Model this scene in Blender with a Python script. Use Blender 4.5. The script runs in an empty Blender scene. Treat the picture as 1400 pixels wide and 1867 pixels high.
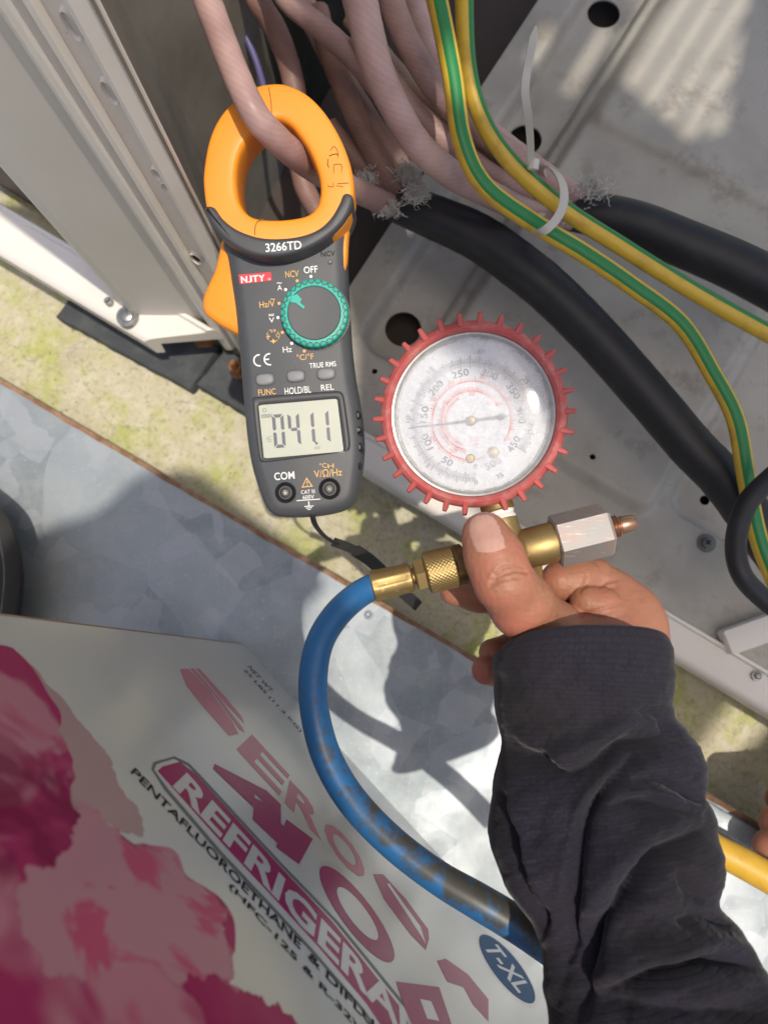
import bpy, bmesh, math, random
import numpy as np
from mathutils import Vector, Matrix
random.seed(7); rng = np.random.default_rng(7)

# ------------------------------------------------------------------ camera, world, sun
sc = bpy.context.scene
C = sc.collection
PW, PH = 1400.0, 1867.0
F = 1348.0                     # focal length in photograph pixels
H = 0.62                       # camera height above the ground
_n = Vector(((750 - PW/2)/F, -(1150 - PH/2)/F, -1)).normalized()   # straight down, seen from the camera
_Z = -_n
_Y = (Vector((0, 1, 0)) - _Z * _Z.y).normalized()
_X = _Y.cross(_Z)
RM = Matrix((_X, _Y, _Z))      # camera -> world
CAM = Vector((0, 0, H))
cam_data = bpy.data.cameras.new('camera')
cam = bpy.data.objects.new('camera', cam_data); C.objects.link(cam)
cam.matrix_world = Matrix.Translation(CAM) @ RM.to_4x4()
cam_data.sensor_width = 36.0; cam_data.lens = 36.0 * F / PH
cam_data.clip_start = 0.005; cam_data.clip_end = 200
cam_data.dof.use_dof = True; cam_data.dof.focus_distance = 0.345; cam_data.dof.aperture_fstop = 10.0
sc.camera = cam

SUN = Vector((0.20, -0.15, 1.0)).normalized()
w = bpy.data.worlds.new('World'); sc.world = w; w.use_nodes = True
nt = w.node_tree
sky = nt.nodes.new('ShaderNodeTexSky'); sky.sky_type = 'NISHITA'; sky.sun_disc = False
sky.sun_elevation = math.asin(SUN.z); sky.sun_rotation = math.atan2(SUN.x, SUN.y)
sky.air_density = 1.0; sky.dust_density = 4.0; sky.ozone_density = 1.0
nt.links.new(sky.outputs[0], nt.nodes['Background'].inputs[0])
nt.nodes['Background'].inputs[1].default_value = 0.132
sd = bpy.data.lights.new('sun', 'SUN'); sd.energy = 2.75; sd.angle = math.radians(0.6); sd.color = (1.0, 0.93, 0.80)
so = bpy.data.objects.new('sun', sd); C.objects.link(so)
so.rotation_euler = SUN.to_track_quat('Z', 'Y').to_euler(); so.location = (1, -0.5, 3)
sc.view_settings.view_transform = 'Standard'; sc.view_settings.look = 'None'
sc.view_settings.gamma = 1.0; sc.view_settings.exposure = 0.18

# ------------------------------------------------------------------ helpers
def ray(px, py):
    return RM @ Vector(((px - PW/2)/F, -(py - PH/2)/F, -1))
def W(px, py, z):
    r = ray(px, py); return CAM + r * ((z - H)/r.z)
def WD(px, py, d): return W(px, py, H - d)
def project(p):
    q = RM.transposed() @ (Vector(p) - CAM)
    return PW/2 + F*q.x/-q.z, PH/2 - F*q.y/-q.z
RMn = np.array(RM)
def project_np(P):
    q = (P - np.array(CAM)) @ RMn
    return PW/2 + F*q[..., 0]/-q[..., 2], PH/2 - F*q[..., 1]/-q[..., 2]
def pxm(z): return (H - z)/F     # metres per pixel at height z

class Frame:
    def __init__(s, o, x, y):
        s.o = Vector(o); s.x = Vector(x).normalized(); y = Vector(y); s.y = (y - s.x*y.dot(s.x)).normalized(); s.n = s.x.cross(s.y)
    def uv(s, px, py, n=0.0):
        r = ray(px, py); o = s.o + s.n*n
        t = (o - CAM).dot(s.n)/r.dot(s.n); p = CAM + r*t - o
        return (p.dot(s.x), p.dot(s.y))
    def p(s, u, v, n=0.0): return s.o + s.x*u + s.y*v + s.n*n
    def sc(s, px, py):
        a = s.uv(px, py); b = s.uv(px + 20, py); c = s.uv(px, py + 20)
        return (math.dist(a, b) + math.dist(a, c))/40

ROOT = {}
def mesh(name, verts, faces, mat=None, smooth=True, angle=None, uvs=None):
    me = bpy.data.meshes.new(name)
    me.from_pydata([tuple(v) for v in verts], [], [tuple(f) for f in faces])
    if uvs is not None:
        l = me.uv_layers.new(name='UVMap')
        for p in me.polygons:
            for k, li in enumerate(p.loop_indices): l.data[li].uv = uvs[p.index][k]
    if mat: me.materials.append(mat)
    if smooth:
        me.polygons.foreach_set('use_smooth', [True]*len(me.polygons))
        if angle: me.set_sharp_from_angle(angle=math.radians(angle))
    me.validate(); me.update()
    return me
def place(o, parent=None):
    C.objects.link(o)
    if parent is not None:
        o.parent = parent
        o.matrix_parent_inverse = Matrix.Translation(-ROOT.get(parent.name, Vector((0, 0, 0))))
    return o
def obj(name, me, parent=None, label=None, cat=None, group=None, kind=None):
    o = bpy.data.objects.new(name, me); place(o, parent); tag(o, label, cat, group, kind); return o
def tag(o, label=None, cat=None, group=None, kind=None):
    if label: o['label'] = label
    if cat: o['category'] = cat
    if group: o['group'] = group
    if kind: o['kind'] = kind
    return o
def thing(name, loc, label, cat, group=None):
    o = bpy.data.objects.new(name, None); o.location = loc; o.empty_display_size = 0.02
    C.objects.link(o); ROOT[o.name] = Vector(loc); tag(o, label, cat, group); return o

def catmull(pts, n, closed=False):
    pts = [np.array(p, float) for p in pts]; out = []
    m = len(pts); segs = m if closed else m - 1
    for i in range(segs):
        p1, p2 = pts[i % m], pts[(i+1) % m]
        p0 = pts[(i-1) % m] if (closed or i > 0) else 2*p1 - p2
        p3 = pts[(i+2) % m] if (closed or i+2 < m) else 2*p2 - p1
        for k in range(n):
            t = k/n
            out.append(0.5*((2*p1) + (-p0+p2)*t + (2*p0-5*p1+4*p2-p3)*t*t + (-p0+3*p1-3*p2+p3)*t**3))
    if not closed: out.append(pts[-1])
    return np.array(out)
def resample(P, n, closed=False):
    P = np.array(P, float)
    if closed: P = np.vstack([P, P[:1]])
    d = np.r_[0, np.cumsum(np.linalg.norm(np.diff(P, axis=0), axis=1))]
    t = np.linspace(0, d[-1], n + (1 if closed else 0))
    R = np.stack([np.interp(t, d, P[:, k]) for k in range(P.shape[1])], 1)
    return R[:-1] if closed else R

def solid(name, fr, outline, profile, mat, angle=40, smooth=True):
    """closed outline (u,v, any winding), profile list of (inset, n) from bottom to top; caps at both ends."""
    O = np.array(outline, float)
    A = 0.5*np.sum(O[:, 0]*np.roll(O[:, 1], -1) - np.roll(O[:, 0], -1)*O[:, 1])
    if A < 0: O = O[::-1]
    T = np.roll(O, -1, 0) - np.roll(O, 1, 0); T /= np.linalg.norm(T, axis=1)[:, None] + 1e-12
    Nn = np.stack([-T[:, 1], T[:, 0]], 1)         # inward
    vs, fs = [], []; n = len(O)
    for ins, h in profile:
        for q in O + Nn*ins: vs.append(fr.p(q[0], q[1], h))
    for k in range(len(profile)-1):
        for i in range(n):
            j = (i+1) % n; fs.append((k*n+i, k*n+j, (k+1)*n+j, (k+1)*n+i))
    fs.append(tuple(range(n-1, -1, -1))); b = (len(profile)-1)*n; fs.append(tuple(range(b, b+n)))
    return mesh(name, vs, fs, mat, smooth, angle)
def ring_solid(name, fr, outer, inner, prof, mat, angle=40):
    """outer/inner with equal counts; prof = closed list of (t 0 outer..1 inner, n)"""
    vs, fs = [], []; n = len(outer); m = len(prof)
    for t, h in prof:
        for a, b in zip(outer, inner):
            vs.append(fr.p(a[0]*(1-t)+b[0]*t, a[1]*(1-t)+b[1]*t, h))
    for k in range(m):
        k2 = (k+1) % m
        for i in range(n):
            j = (i+1) % n; fs.append((k*n+i, k*n+j, k2*n+j, k2*n+i))
    return mesh(name, vs, fs, mat, True, angle)
def lathe(name, o, axis, prof, mat, n=48, angle=35, ref=None, rfun=None, cap=True):
    """prof: list of (distance along axis, radius)"""
    axis = Vector(axis).normalized(); ref = Vector(ref) if ref is not None else (Vector((0, 0, 1)) if abs(axis.z) < .9 else Vector((1, 0, 0)))
    X = (ref - axis*ref.dot(axis)).normalized(); Y = axis.cross(X); o = Vector(o); vs, fs = [], []
    for k, (d, r) in enumerate(prof):
        for i in range(n):
            a = 2*math.pi*i/n; rr = r if rfun is None else rfun(k, i, a, d, r)
            vs.append(o + axis*d + X*(rr*math.cos(a)) + Y*(rr*math.sin(a)))
    for k in range(len(prof)-1):
        for i in range(n):
            j = (i+1) % n; fs.append((k*n+i, k*n+j, (k+1)*n+j, (k+1)*n+i))
    if cap:
        fs.append(tuple(range(n-1, -1, -1))); b = (len(prof)-1)*n; fs.append(tuple(range(b, b+n)))
    return mesh(name, vs, fs, mat, True, angle)
def tube(name, P, R, mat, n=20, twist=0.0, cap=True, up=(0, 0, 1), squash=None):
    P = [Vector(p) for p in P]; m = len(P)
    R = [R]*m if np.isscalar(R) else R
    T = [(P[min(i+1, m-1)] - P[max(i-1, 0)]).normalized() for i in range(m)]
    u = Vector(up); N = (u - T[0]*u.dot(T[0])).normalized(); vs, fs, uvs = [], [], []; L = 0; Ls = []
    for i in range(m):
        if i:
            N = (N - T[i]*N.dot(T[i])).normalized(); L += (P[i]-P[i-1]).length
        Ls.append(L); B = T[i].cross(N)
        for k in range(n):
            a = 2*math.pi*k/n + twist*L
            vs.append(P[i] + (N*math.cos(a) + B*math.sin(a))*R[i])
    for i in range(m-1):
        for k in range(n):
            j = (k+1) % n
            fs.append((i*n+k, i*n+j, (i+1)*n+j, (i+1)*n+k))
            uvs.append([(k/n, Ls[i]), ((k+1)/n, Ls[i]), ((k+1)/n, Ls[i+1]), (k/n, Ls[i+1])])
    if cap:
        fs.append(tuple(range(n-1, -1, -1))); uvs.append([(0, 0)]*n)
        b = (m-1)*n; fs.append(tuple(range(b, b+n))); uvs.append([(0, 0)]*n)
    return mesh(name, vs, fs, mat, True, 60, uvs)
def pxtube(name, pts, mat, n=20, seg=10, twist=0.0, wobble=0.0):
    """pts: (px, py, depth, width px)"""
    S = catmull(pts, seg)
    P = [WD(a[0], a[1], a[2]) for a in S]; R = [a[3]*0.5*a[2]/F for a in S]
    if wobble:
        for i in range(len(R)): R[i] *= 1 + wobble*math.sin(i*1.7)*math.sin(i*.61)
    return tube(name, P, R, mat, n, twist)
def boxmesh(name, fr, u0, u1, v0, v1, n0, n1, mat, bevel=0.0):
    o = [(u0, v0), (u1, v0), (u1, v1), (u0, v1)]
    if bevel:
        oo = []
        for (cx, cy, a0) in ((u1-bevel, v1-bevel, 0), (u0+bevel, v1-bevel, 90), (u0+bevel, v0+bevel, 180), (u1-bevel, v0+bevel, 270)):
            for k in range(5):
                a = math.radians(a0 + 22.5*k); oo.append((cx+bevel*math.cos(a), cy+bevel*math.sin(a)))
        o = oo
        return solid(name, fr, o, [(0, n0), (0, n1-bevel*.6), (bevel*.25, n1-bevel*.15), (bevel*.7, n1)], mat)
    return solid(name, fr, o, [(0, n0), (0, n1)], mat, smooth=False)
_tc = {}
def text_verts(body, bold):
    if (body, bold) in _tc: return _tc[(body, bold)]
    cu = bpy.data.curves.new('lettering', 'FONT'); cu.body = body; cu.size = 1; cu.offset = bold; cu.resolution_u = 3
    ob = bpy.data.objects.new('lettering', cu); C.objects.link(ob)
    dg = bpy.context.evaluated_depsgraph_get()
    me = bpy.data.meshes.new_from_object(ob.evaluated_get(dg))
    V = np.array([v.co[:2] for v in me.vertices]); Fc = [tuple(p.vertices) for p in me.polygons]
    bpy.data.objects.remove(ob); bpy.data.meshes.remove(me); bpy.data.curves.remove(cu)
    lo, hi = V.min(0), V.max(0); V = (V - (lo+hi)/2)/(hi-lo)
    _tc[(body, bold)] = (V, Fc); return V, Fc
def text_uv(fr, body, cu_, cv_, wm, hm, rot, mat, parent, n=0.0002, bold=0.0, shear=0.0, name='lettering', label=None):
    V, Fc = text_verts(body, bold); c, s = math.cos(rot), math.sin(rot); vs = []
    for x, y in V:
        X, Y = x*wm + shear*y*hm, y*hm
        vs.append(fr.p(cu_ + c*X - s*Y, cv_ + s*X + c*Y, n))
    return obj(name, mesh(name, vs, Fc, mat, False), parent, label)
def text_px(fr, body, cx, cy, wpx, hpx, mat, parent, rot=0.0, n=0.0002, bold=0.0, **k):
    u, v = fr.uv(cx, cy, n); s = fr.sc(cx, cy)
    return text_uv(fr, body, u, v, wpx*s, hpx*s, rot, mat, parent, n, bold, **k)
def text_line(fr, body, p0, p1, ptop, mat, parent, n=0.0003, bold=0.0, shear=0.0, **k):
    """text whose mid line runs from pixel p0 to p1 on the frame; ptop a pixel on its top edge"""
    a, b, t = np.array(fr.uv(*p0)), np.array(fr.uv(*p1)), np.array(fr.uv(*ptop))
    d = b - a; L = np.linalg.norm(d); d /= L; nn = np.array([-d[1], d[0]]); hh = abs((t-a) @ nn)*2
    m = (a+b)/2
    return text_uv(fr, body, m[0], m[1], L, hh, math.atan2(d[1], d[0]), mat, parent, n, bold, shear, **k)
def flat_px(name, fr, pts, mat, parent, n=0.0003, spl=0, label=None, jit=0):
    P = [fr.uv(*p) for p in pts]
    if spl: P = [tuple(q) for q in catmull(P, spl, True)]
    if jit:
        P = resample(np.array(P), 420, True); g_ = np.random.default_rng(len(pts)); T_ = np.roll(P, -3, 0)-np.roll(P, 3, 0); T_ /= np.linalg.norm(T_, axis=1)[:, None]; e = 0
        for m_, a in ((140, .7), (60, 1.0), (21, 1.3)): v_ = g_.normal(0, 1, m_); e = e + a*np.interp(np.arange(420)*m_/420, np.arange(m_+1), np.r_[v_, v_[:1]])
        P = [tuple(q) for q in P + np.clip(jit*e, -.0025, .0025)[:, None]*np.stack([-T_[:, 1], T_[:, 0]], 1)]
    A = sum(P[i][0]*P[(i+1) % len(P)][1]-P[(i+1) % len(P)][0]*P[i][1] for i in range(len(P)))
    if A < 0: P = P[::-1]
    return obj(name, mesh(name, [fr.p(u, v, n) for u, v in P], [tuple(range(len(P)))], mat, False), parent, label)
def disc_uv(name, fr, u, v, r, mat, parent, n=0.0003, seg=24, ry=None):
    vs = [fr.p(u + r*math.cos(2*math.pi*k/seg), v + (ry or r)*math.sin(2*math.pi*k/seg), n) for k in range(seg)]
    return obj(name, mesh(name, vs, [tuple(range(seg))], mat, False), parent)

# ---- signed distance field to mesh (naive surface nets)
def surface_nets(D, o, h):
    s = D < 0; nx, ny, nz = D.shape
    cells = np.zeros((nx-1, ny-1, nz-1), np.int8)
    offs = [(i, j, k) for i in (0, 1) for j in (0, 1) for k in (0, 1)]
    for i, j, k in offs: cells += s[i:nx-1+i, j:ny-1+j, k:nz-1+k]
    act = (cells > 0) & (cells < 8); idx = np.full(act.shape, -1, np.int64); ids = np.argwhere(act); idx[act] = np.arange(len(ids))
    acc = np.zeros((len(ids), 3)); cnt = np.zeros(len(ids))
    for a in offs:
        for ax in range(3):
            if a[ax]: continue
            b = list(a); b[ax] = 1
            da = D[ids[:, 0]+a[0], ids[:, 1]+a[1], ids[:, 2]+a[2]]; db = D[ids[:, 0]+b[0], ids[:, 1]+b[1], ids[:, 2]+b[2]]
            m = (da < 0) != (db < 0); t = np.where(m, da/(da-db+1e-20), 0)
            p = np.array(a, float)[None].repeat(len(ids), 0); p[:, ax] += t
            acc[m] += p[m]; cnt += m
    V = (ids + acc/cnt[:, None])*h + o
    faces = []
    for ax in range(3):
        u_, v_ = (ax+1) % 3, (ax+2) % 3
        sl = [slice(1, -1)]*3; sl[ax] = slice(0, D.shape[ax]-1); sl2 = list(sl); sl2[ax] = slice(1, D.shape[ax])
        A, B = s[tuple(sl)], s[tuple(sl2)]
        E = np.argwhere(A != B); 
        if not len(E): continue
        sg = A[E[:, 0], E[:, 1], E[:, 2]]
        base = E.copy(); base[:, u_] += 1; base[:, v_] += 1
        q = []
        for du, dv in ((-1, -1), (0, -1), (0, 0), (-1, 0)):
            c = base.copy(); c[:, u_] += du; c[:, v_] += dv; q.append(idx[c[:, 0], c[:, 1], c[:, 2]])
        q = np.stack(q, 1); q[~sg] = q[~sg][:, ::-1]; faces.append(q)
    return V, np.vstack(faces)
def cap_sd(P, a, b, ra, rb):
    a, b = np.array(a), np.array(b); ba = b - a
    h = np.clip(((P-a) @ ba)/(ba @ ba + 1e-12), 0, 1)
    return np.linalg.norm(P - a - h[..., None]*ba, axis=-1) - (ra + (rb-ra)*h)
def smin(a, b, k):
    h = np.clip(k - np.abs(a-b), 0, None)/k; return np.minimum(a, b) - h*h*k*.25
def chain_sd(P, pts, k=.004):
    d = None
    for a, b in zip(pts[:-1], pts[1:]):
        c = cap_sd(P, WD(*a[:3]), WD(*b[:3]), a[3]*a[2]/F, b[3]*b[2]/F)
        d = c if d is None else smin(d, c, k)
    return d

# ------------------------------------------------------------------ materials
def mat(name, col, rough=.5, metal=0.0, layers=(), bump=(), coat=0.0, sss=0.0, spec=.5, coord='Object', sheen=0.0, vbump=()):
    m = bpy.data.materials.new(name); m.use_nodes = True; t = m.node_tree; N = t.nodes; L = t.links
    b = N['Principled BSDF']
    b.inputs['Roughness'].default_value = rough; b.inputs['Metallic'].default_value = metal
    b.inputs['Coat Weight'].default_value = coat; b.inputs['Coat Roughness'].default_value = .08
    b.inputs['Specular IOR Level'].default_value = spec
    if sheen: b.inputs['Sheen Weight'].default_value = sheen; b.inputs['Sheen Roughness'].default_value = .4
    if sss:
        b.inputs['Subsurface Weight'].default_value = sss; b.inputs['Subsurface Radius'].default_value = (1.0, .35, .2); b.inputs['Subsurface Scale'].default_value = .004
    b.inputs['Base Color'].default_value = (*col, 1)
    tc = N.new('ShaderNodeTexCoord'); src = tc.outputs[coord]
    cur = None
    for ly in layers:      # dict: kind, scale, col, lo, hi, detail, amt, stretch
        k = ly.get('kind', 'noise')
        mp = N.new('ShaderNodeMapping'); L.new(src, mp.inputs[0]); mp.inputs['Scale'].default_value = ly.get('stretch', (1, 1, 1)); mp.inputs['Rotation'].default_value = ly.get('rot', (0, 0, 0))
        if k == 'noise':
            x = N.new('ShaderNodeTexNoise'); x.inputs['Scale'].default_value = ly['scale']; x.inputs['Detail'].default_value = ly.get('detail', 4); x.inputs['Roughness'].default_value = ly.get('nr', .6)
            x.inputs['Distortion'].default_value = ly.get('dist', 0); L.new(mp.outputs[0], x.inputs['Vector']); out = x.outputs['Fac']
        elif k == 'vor':
            x = N.new('ShaderNodeTexVoronoi'); x.inputs['Scale'].default_value = ly['scale']; x.feature = ly.get('feature', 'F1')
            if 'warp' in ly:
                nz = N.new('ShaderNodeTexNoise'); nz.inputs['Scale'].default_value = ly['scale']*1.5; nz.inputs['Detail'].default_value = 5; L.new(mp.outputs[0], nz.inputs['Vector'])
                mx = N.new('ShaderNodeMix'); mx.data_type = 'VECTOR'; mx.inputs['Factor'].default_value = ly['warp']; L.new(mp.outputs[0], mx.inputs[4]); L.new(nz.outputs['Color'], mx.inputs[5]); L.new(mx.outputs[1], x.inputs['Vector'])
            else: L.new(mp.outputs[0], x.inputs['Vector'])
            if ly.get('cell'):
                sp = N.new('ShaderNodeSeparateColor'); L.new(x.outputs['Color'], sp.inputs[0]); out = sp.outputs[0]
            else: out = x.outputs['Distance']
        mr = N.new('ShaderNodeMapRange'); mr.inputs['From Min'].default_value = ly['lo']; mr.inputs['From Max'].default_value = ly['hi']; mr.inputs['To Max'].default_value = ly.get('amt', 1.0); L.new(out, mr.inputs[0])
        mx = N.new('ShaderNodeMix'); mx.data_type = 'RGBA'; L.new(mr.outputs[0], mx.inputs['Factor'])
        if cur is None: mx.inputs[6].default_value = (*col, 1)
        else: L.new(cur, mx.inputs[6])
        mx.inputs[7].default_value = (*ly['col'], 1); cur = mx.outputs[2]
    if cur is not None: L.new(cur, b.inputs['Base Color'])
    nrm = None
    for bp in bump:        # (scale, strength, distance[, detail, stretch])
        x = N.new('ShaderNodeTexNoise'); x.inputs['Scale'].default_value = bp[0]; x.inputs['Detail'].default_value = bp[3] if len(bp) > 3 else 4
        if len(bp) > 4:
            mp = N.new('ShaderNodeMapping'); L.new(src, mp.inputs[0]); mp.inputs['Scale'].default_value = bp[4]; L.new(mp.outputs[0], x.inputs['Vector'])
        else: L.new(src, x.inputs['Vector'])
        bn = N.new('ShaderNodeBump'); bn.inputs['Strength'].default_value = bp[1]; bn.inputs['Distance'].default_value = bp[2]; L.new(x.outputs['Fac'], bn.inputs['Height'])
        if nrm: L.new(nrm, bn.inputs['Normal'])
        nrm = bn.outputs[0]
    for vb in vbump:
        x = N.new('ShaderNodeTexVoronoi'); x.inputs['Scale'].default_value = vb[0]; x.feature = 'DISTANCE_TO_EDGE'; L.new(src, x.inputs['Vector'])
        cl = N.new('ShaderNodeMapRange'); cl.inputs['From Max'].default_value = .16; L.new(x.outputs['Distance'], cl.inputs[0])
        bn = N.new('ShaderNodeBump'); bn.inputs['Strength'].default_value = vb[1]; bn.inputs['Distance'].default_value = vb[2]; L.new(cl.outputs[0], bn.inputs['Height'])
        if nrm: L.new(nrm, bn.inputs['Normal'])
        nrm = bn.outputs[0]
    if nrm: L.new(nrm, b.inputs['Normal'])
    return m
def rough_var(m, scale, lo, hi, stretch=(1, 1, 1)):
    t = m.node_tree; N = t.nodes; L = t.links
    tc = N.new('ShaderNodeTexCoord'); mp = N.new('ShaderNodeMapping'); mp.inputs['Scale'].default_value = stretch; L.new(tc.outputs['Object'], mp.inputs[0])
    x = N.new('ShaderNodeTexNoise'); x.inputs['Scale'].default_value = scale; x.inputs['Detail'].default_value = 5; L.new(mp.outputs[0], x.inputs['Vector'])
    mr = N.new('ShaderNodeMapRange'); mr.inputs['From Min'].default_value = .3; mr.inputs['From Max'].default_value = .7; mr.inputs['To Min'].default_value = lo; mr.inputs['To Max'].default_value = hi
    L.new(x.outputs['Fac'], mr.inputs[0]); L.new(mr.outputs[0], N['Principled BSDF'].inputs['Roughness'])

M = {}
M['concrete'] = mat('concrete', (.53, .48, .34), .9, layers=[
    dict(scale=26, col=(.43, .44, .15), lo=.47, hi=.62, amt=.9, detail=6),
    dict(scale=70, col=(.66, .62, .52), lo=.48, hi=.75, amt=.7),
    dict(scale=230, col=(.22, .20, .13), lo=.52, hi=.72, amt=.6, detail=6),
    dict(scale=14, col=(.30, .24, .17), lo=.60, hi=.75, amt=.5),
    dict(kind='vor', feature='DISTANCE_TO_EDGE', scale=16, warp=.05, col=(.12, .10, .07), lo=.010, hi=.0, amt=.35)],
    bump=[(120, .6, .004, 8), (30, .5, .006, 5)])
M['galv'] = mat('galvanised_steel', (.22, .252, .282), .46, .22, layers=[
    dict(kind='vor', cell=1, scale=15, warp=.010, col=(.42, .46, .50), lo=.35, hi=.50, amt=.42),
    dict(kind='vor', cell=1, scale=24, warp=.008, col=(.24, .285, .31), lo=.58, hi=.70, amt=.36),
    dict(kind='vor', cell=1, scale=42, warp=.008, col=(.43, .45, .50), lo=.66, hi=.76, amt=.40),
    dict(scale=60, stretch=(6, .6, 1), rot=(0, 0, .5), col=(.46, .48, .50), lo=.62, hi=.74, amt=.35),
    dict(scale=300, col=(.52, .52, .50), lo=.60, hi=.72, amt=.6, detail=6),
    dict(scale=34, col=(.36, .385, .40), lo=.42, hi=.62, amt=.55, detail=9, nr=.75),
    dict(scale=120, stretch=(.35, 5, 1), rot=(0, 0, -.9), col=(.50, .51, .51), lo=.64, hi=.72, amt=.3),
    dict(scale=190, col=(.25, .26, .27), lo=.66, hi=.75, amt=.5, detail=6)], bump=[(40, .10, .002)])
rough_var(M['galv'], 30, .32, .58)
M['rust'] = mat('rusty_edge', (.20, .10, .05), .85, layers=[dict(scale=120, col=(.35, .22, .14), lo=.4, hi=.7)], bump=[(400, .5, .001)])
M['pan'] = mat('grey_painted_steel', (.45, .42, .365), .5, layers=[
    dict(scale=16, col=(.34, .315, .27), lo=.42, hi=.66, amt=.85, detail=5),
    dict(scale=40, col=(.19, .145, .105), lo=.54, hi=.76, amt=.85, detail=7, nr=.7),
    dict(scale=220, col=(.14, .11, .09), lo=.71, hi=.76, amt=.8),
    dict(scale=80, col=(.46, .45, .42), lo=.58, hi=.75, amt=.4, detail=6)], bump=[(200, .05, .001)])
M['paint'] = mat('beige_painted_steel', (.80, .745, .68), .42, layers=[
    dict(scale=14, col=(.68, .62, .55), lo=.45, hi=.75, amt=.5, detail=5),
    dict(scale=150, col=(.33, .28, .22), lo=.70, hi=.78, amt=.6, detail=5)], bump=[(300, .04, .0006)])
M['panel_grey'] = mat('warm_grey_panel', (.66, .62, .57), .45, layers=[dict(scale=6, col=(.58, .55, .49), lo=.4, hi=.7, amt=.7)], bump=[(300, .03, .0006)])
M['inner'] = mat('dark_inner_panel', (.20, .18, .155), .6, layers=[dict(scale=20, col=(.14, .12, .10), lo=.4, hi=.7)], bump=[(200, .05, .001)])
M['coil'] = mat('dark_coil_fins', (.085, .095, .085), .5, .2, layers=[dict(scale=60, col=(.15, .155, .135), lo=.5, hi=.8)])
M['rubber_pad'] = mat('dark_rubber', (.055, .06, .065), .85, layers=[dict(scale=60, col=(.11, .115, .12), lo=.45, hi=.75, amt=.7, detail=6)], bump=[(400, .3, .0008)])
M['black_rubber'] = mat('black_cable_rubber', (.016, .016, .020), .48, layers=[dict(scale=60, col=(.045, .042, .042), lo=.5, hi=.8, amt=.6, detail=6)], bump=[(300, .08, .0006)])
M['rusty_nut'] = mat('orange_rust', (.24, .10, .04), .85, layers=[dict(scale=200, col=(.42, .20, .07), lo=.4, hi=.7)], bump=[(500, .5, .001)])
M['steel'] = mat('screw_steel', (.35, .35, .34), .4, .8, layers=[dict(scale=300, col=(.16, .14, .12), lo=.5, hi=.7, amt=.7)])
M['dark_screw'] = mat('tarnished_screw', (.16, .16, .15), .5, .5)
M['sheet_dark'] = mat('dark_under_sheet', (.055, .040, .034), .7)
M['hole'] = mat('dark_opening', (.012, .010, .009), .9)
M['orange'] = mat('orange_plastic', (.92, .32, .025), .42, layers=[dict(scale=30, col=(.84, .27, .02), lo=.45, hi=.75, amt=.6), dict(scale=240, col=(.45, .16, .03), lo=.72, hi=.79, amt=.5)], bump=[(900, .06, .0004)], sss=.05)
M['orange_seam'] = mat('orange_seam', (.30, .09, .01), .7)
M['meter_body'] = mat('charcoal_plastic', (.062, .066, .076), .5, layers=[dict(scale=25, col=(.085, .087, .095), lo=.4, hi=.7, amt=.7), dict(scale=420, col=(.20, .20, .20), lo=.71, hi=.76, amt=.45)], bump=[(2600, .25, .0003, 2)])
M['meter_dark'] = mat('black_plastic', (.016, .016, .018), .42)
M['meter_collar'] = mat('charcoal_collar', (.055, .057, .064), .48, layers=[dict(scale=200, col=(.10, .10, .10), lo=.66, hi=.76, amt=.6)], bump=[(2600, .15, .0003, 2)])
M['button'] = mat('grey_rubber_button', (.22, .225, .24), .5)
M['teal'] = mat('teal_plastic', (.015, .42, .33), .4, layers=[dict(scale=260, col=(.10, .55, .46), lo=.62, hi=.72, amt=.7)])
M['lcd'] = mat('grey_green_screen', (.47, .50, .42), .22, layers=[dict(scale=35, col=(.52, .53, .44), lo=.4, hi=.65, amt=.8), dict(scale=180, stretch=(3, .5, 1), col=(.58, .60, .55), lo=.66, hi=.74, amt=.6)], coat=.5)
M['seg'] = mat('liquid_crystal_segment', (.085, .09, .13), .35, coat=.4)
M['seg_faint'] = mat('faint_segment', (.20, .22, .20), .35, coat=.4)
M['wht'] = mat('white_print', (.80, .80, .80), .5)
M['amber'] = mat('amber_print', (.75, .42, .12), .5)
M['blk_print'] = mat('black_print', (.02, .02, .022), .6, spec=.1)
M['red_print'] = mat('red_print', (.62, .03, .05), .45)
M['boot'] = mat('red_rubber', (.50, .098, .09), .6, layers=[dict(scale=50, col=(.42, .075, .08), lo=.45, hi=.7, amt=.8), dict(scale=160, col=(.56, .28, .25), lo=.45, hi=.72, amt=.7, detail=7)], bump=[(500, .15, .0006)], sss=.05)
M['chrome'] = mat('worn_chrome', (.52, .51, .49), .38, .75, layers=[dict(scale=160, col=(.30, .29, .26), lo=.45, hi=.7, amt=.7, detail=6)])
M['dial'] = mat('white_dial', (.66, .68, .72), .5, layers=[dict(scale=40, col=(.55, .57, .63), lo=.45, hi=.7, amt=.7, detail=6)])
M['dial_grey'] = mat('faded_grey_print', (.20, .21, .24), .6)
M['dial_red'] = mat('faded_red_print', (.70, .19, .17), .6)
M['needle'] = mat('grey_needle', (.12, .13, .15), .45)
M['brass'] = mat('brass', (.37, .265, .11), .46, .75, layers=[dict(scale=70, col=(.30, .19, .07), lo=.45, hi=.7, amt=.7, detail=6), dict(scale=260, col=(.62, .48, .25), lo=.6, hi=.7, amt=.6)], bump=[(300, .12, .0006)])
M['brass_dark'] = mat('tarnished_brass', (.17, .11, .05), .5, .8, layers=[dict(scale=200, col=(.33, .22, .09), lo=.45, hi=.7)])
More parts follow.
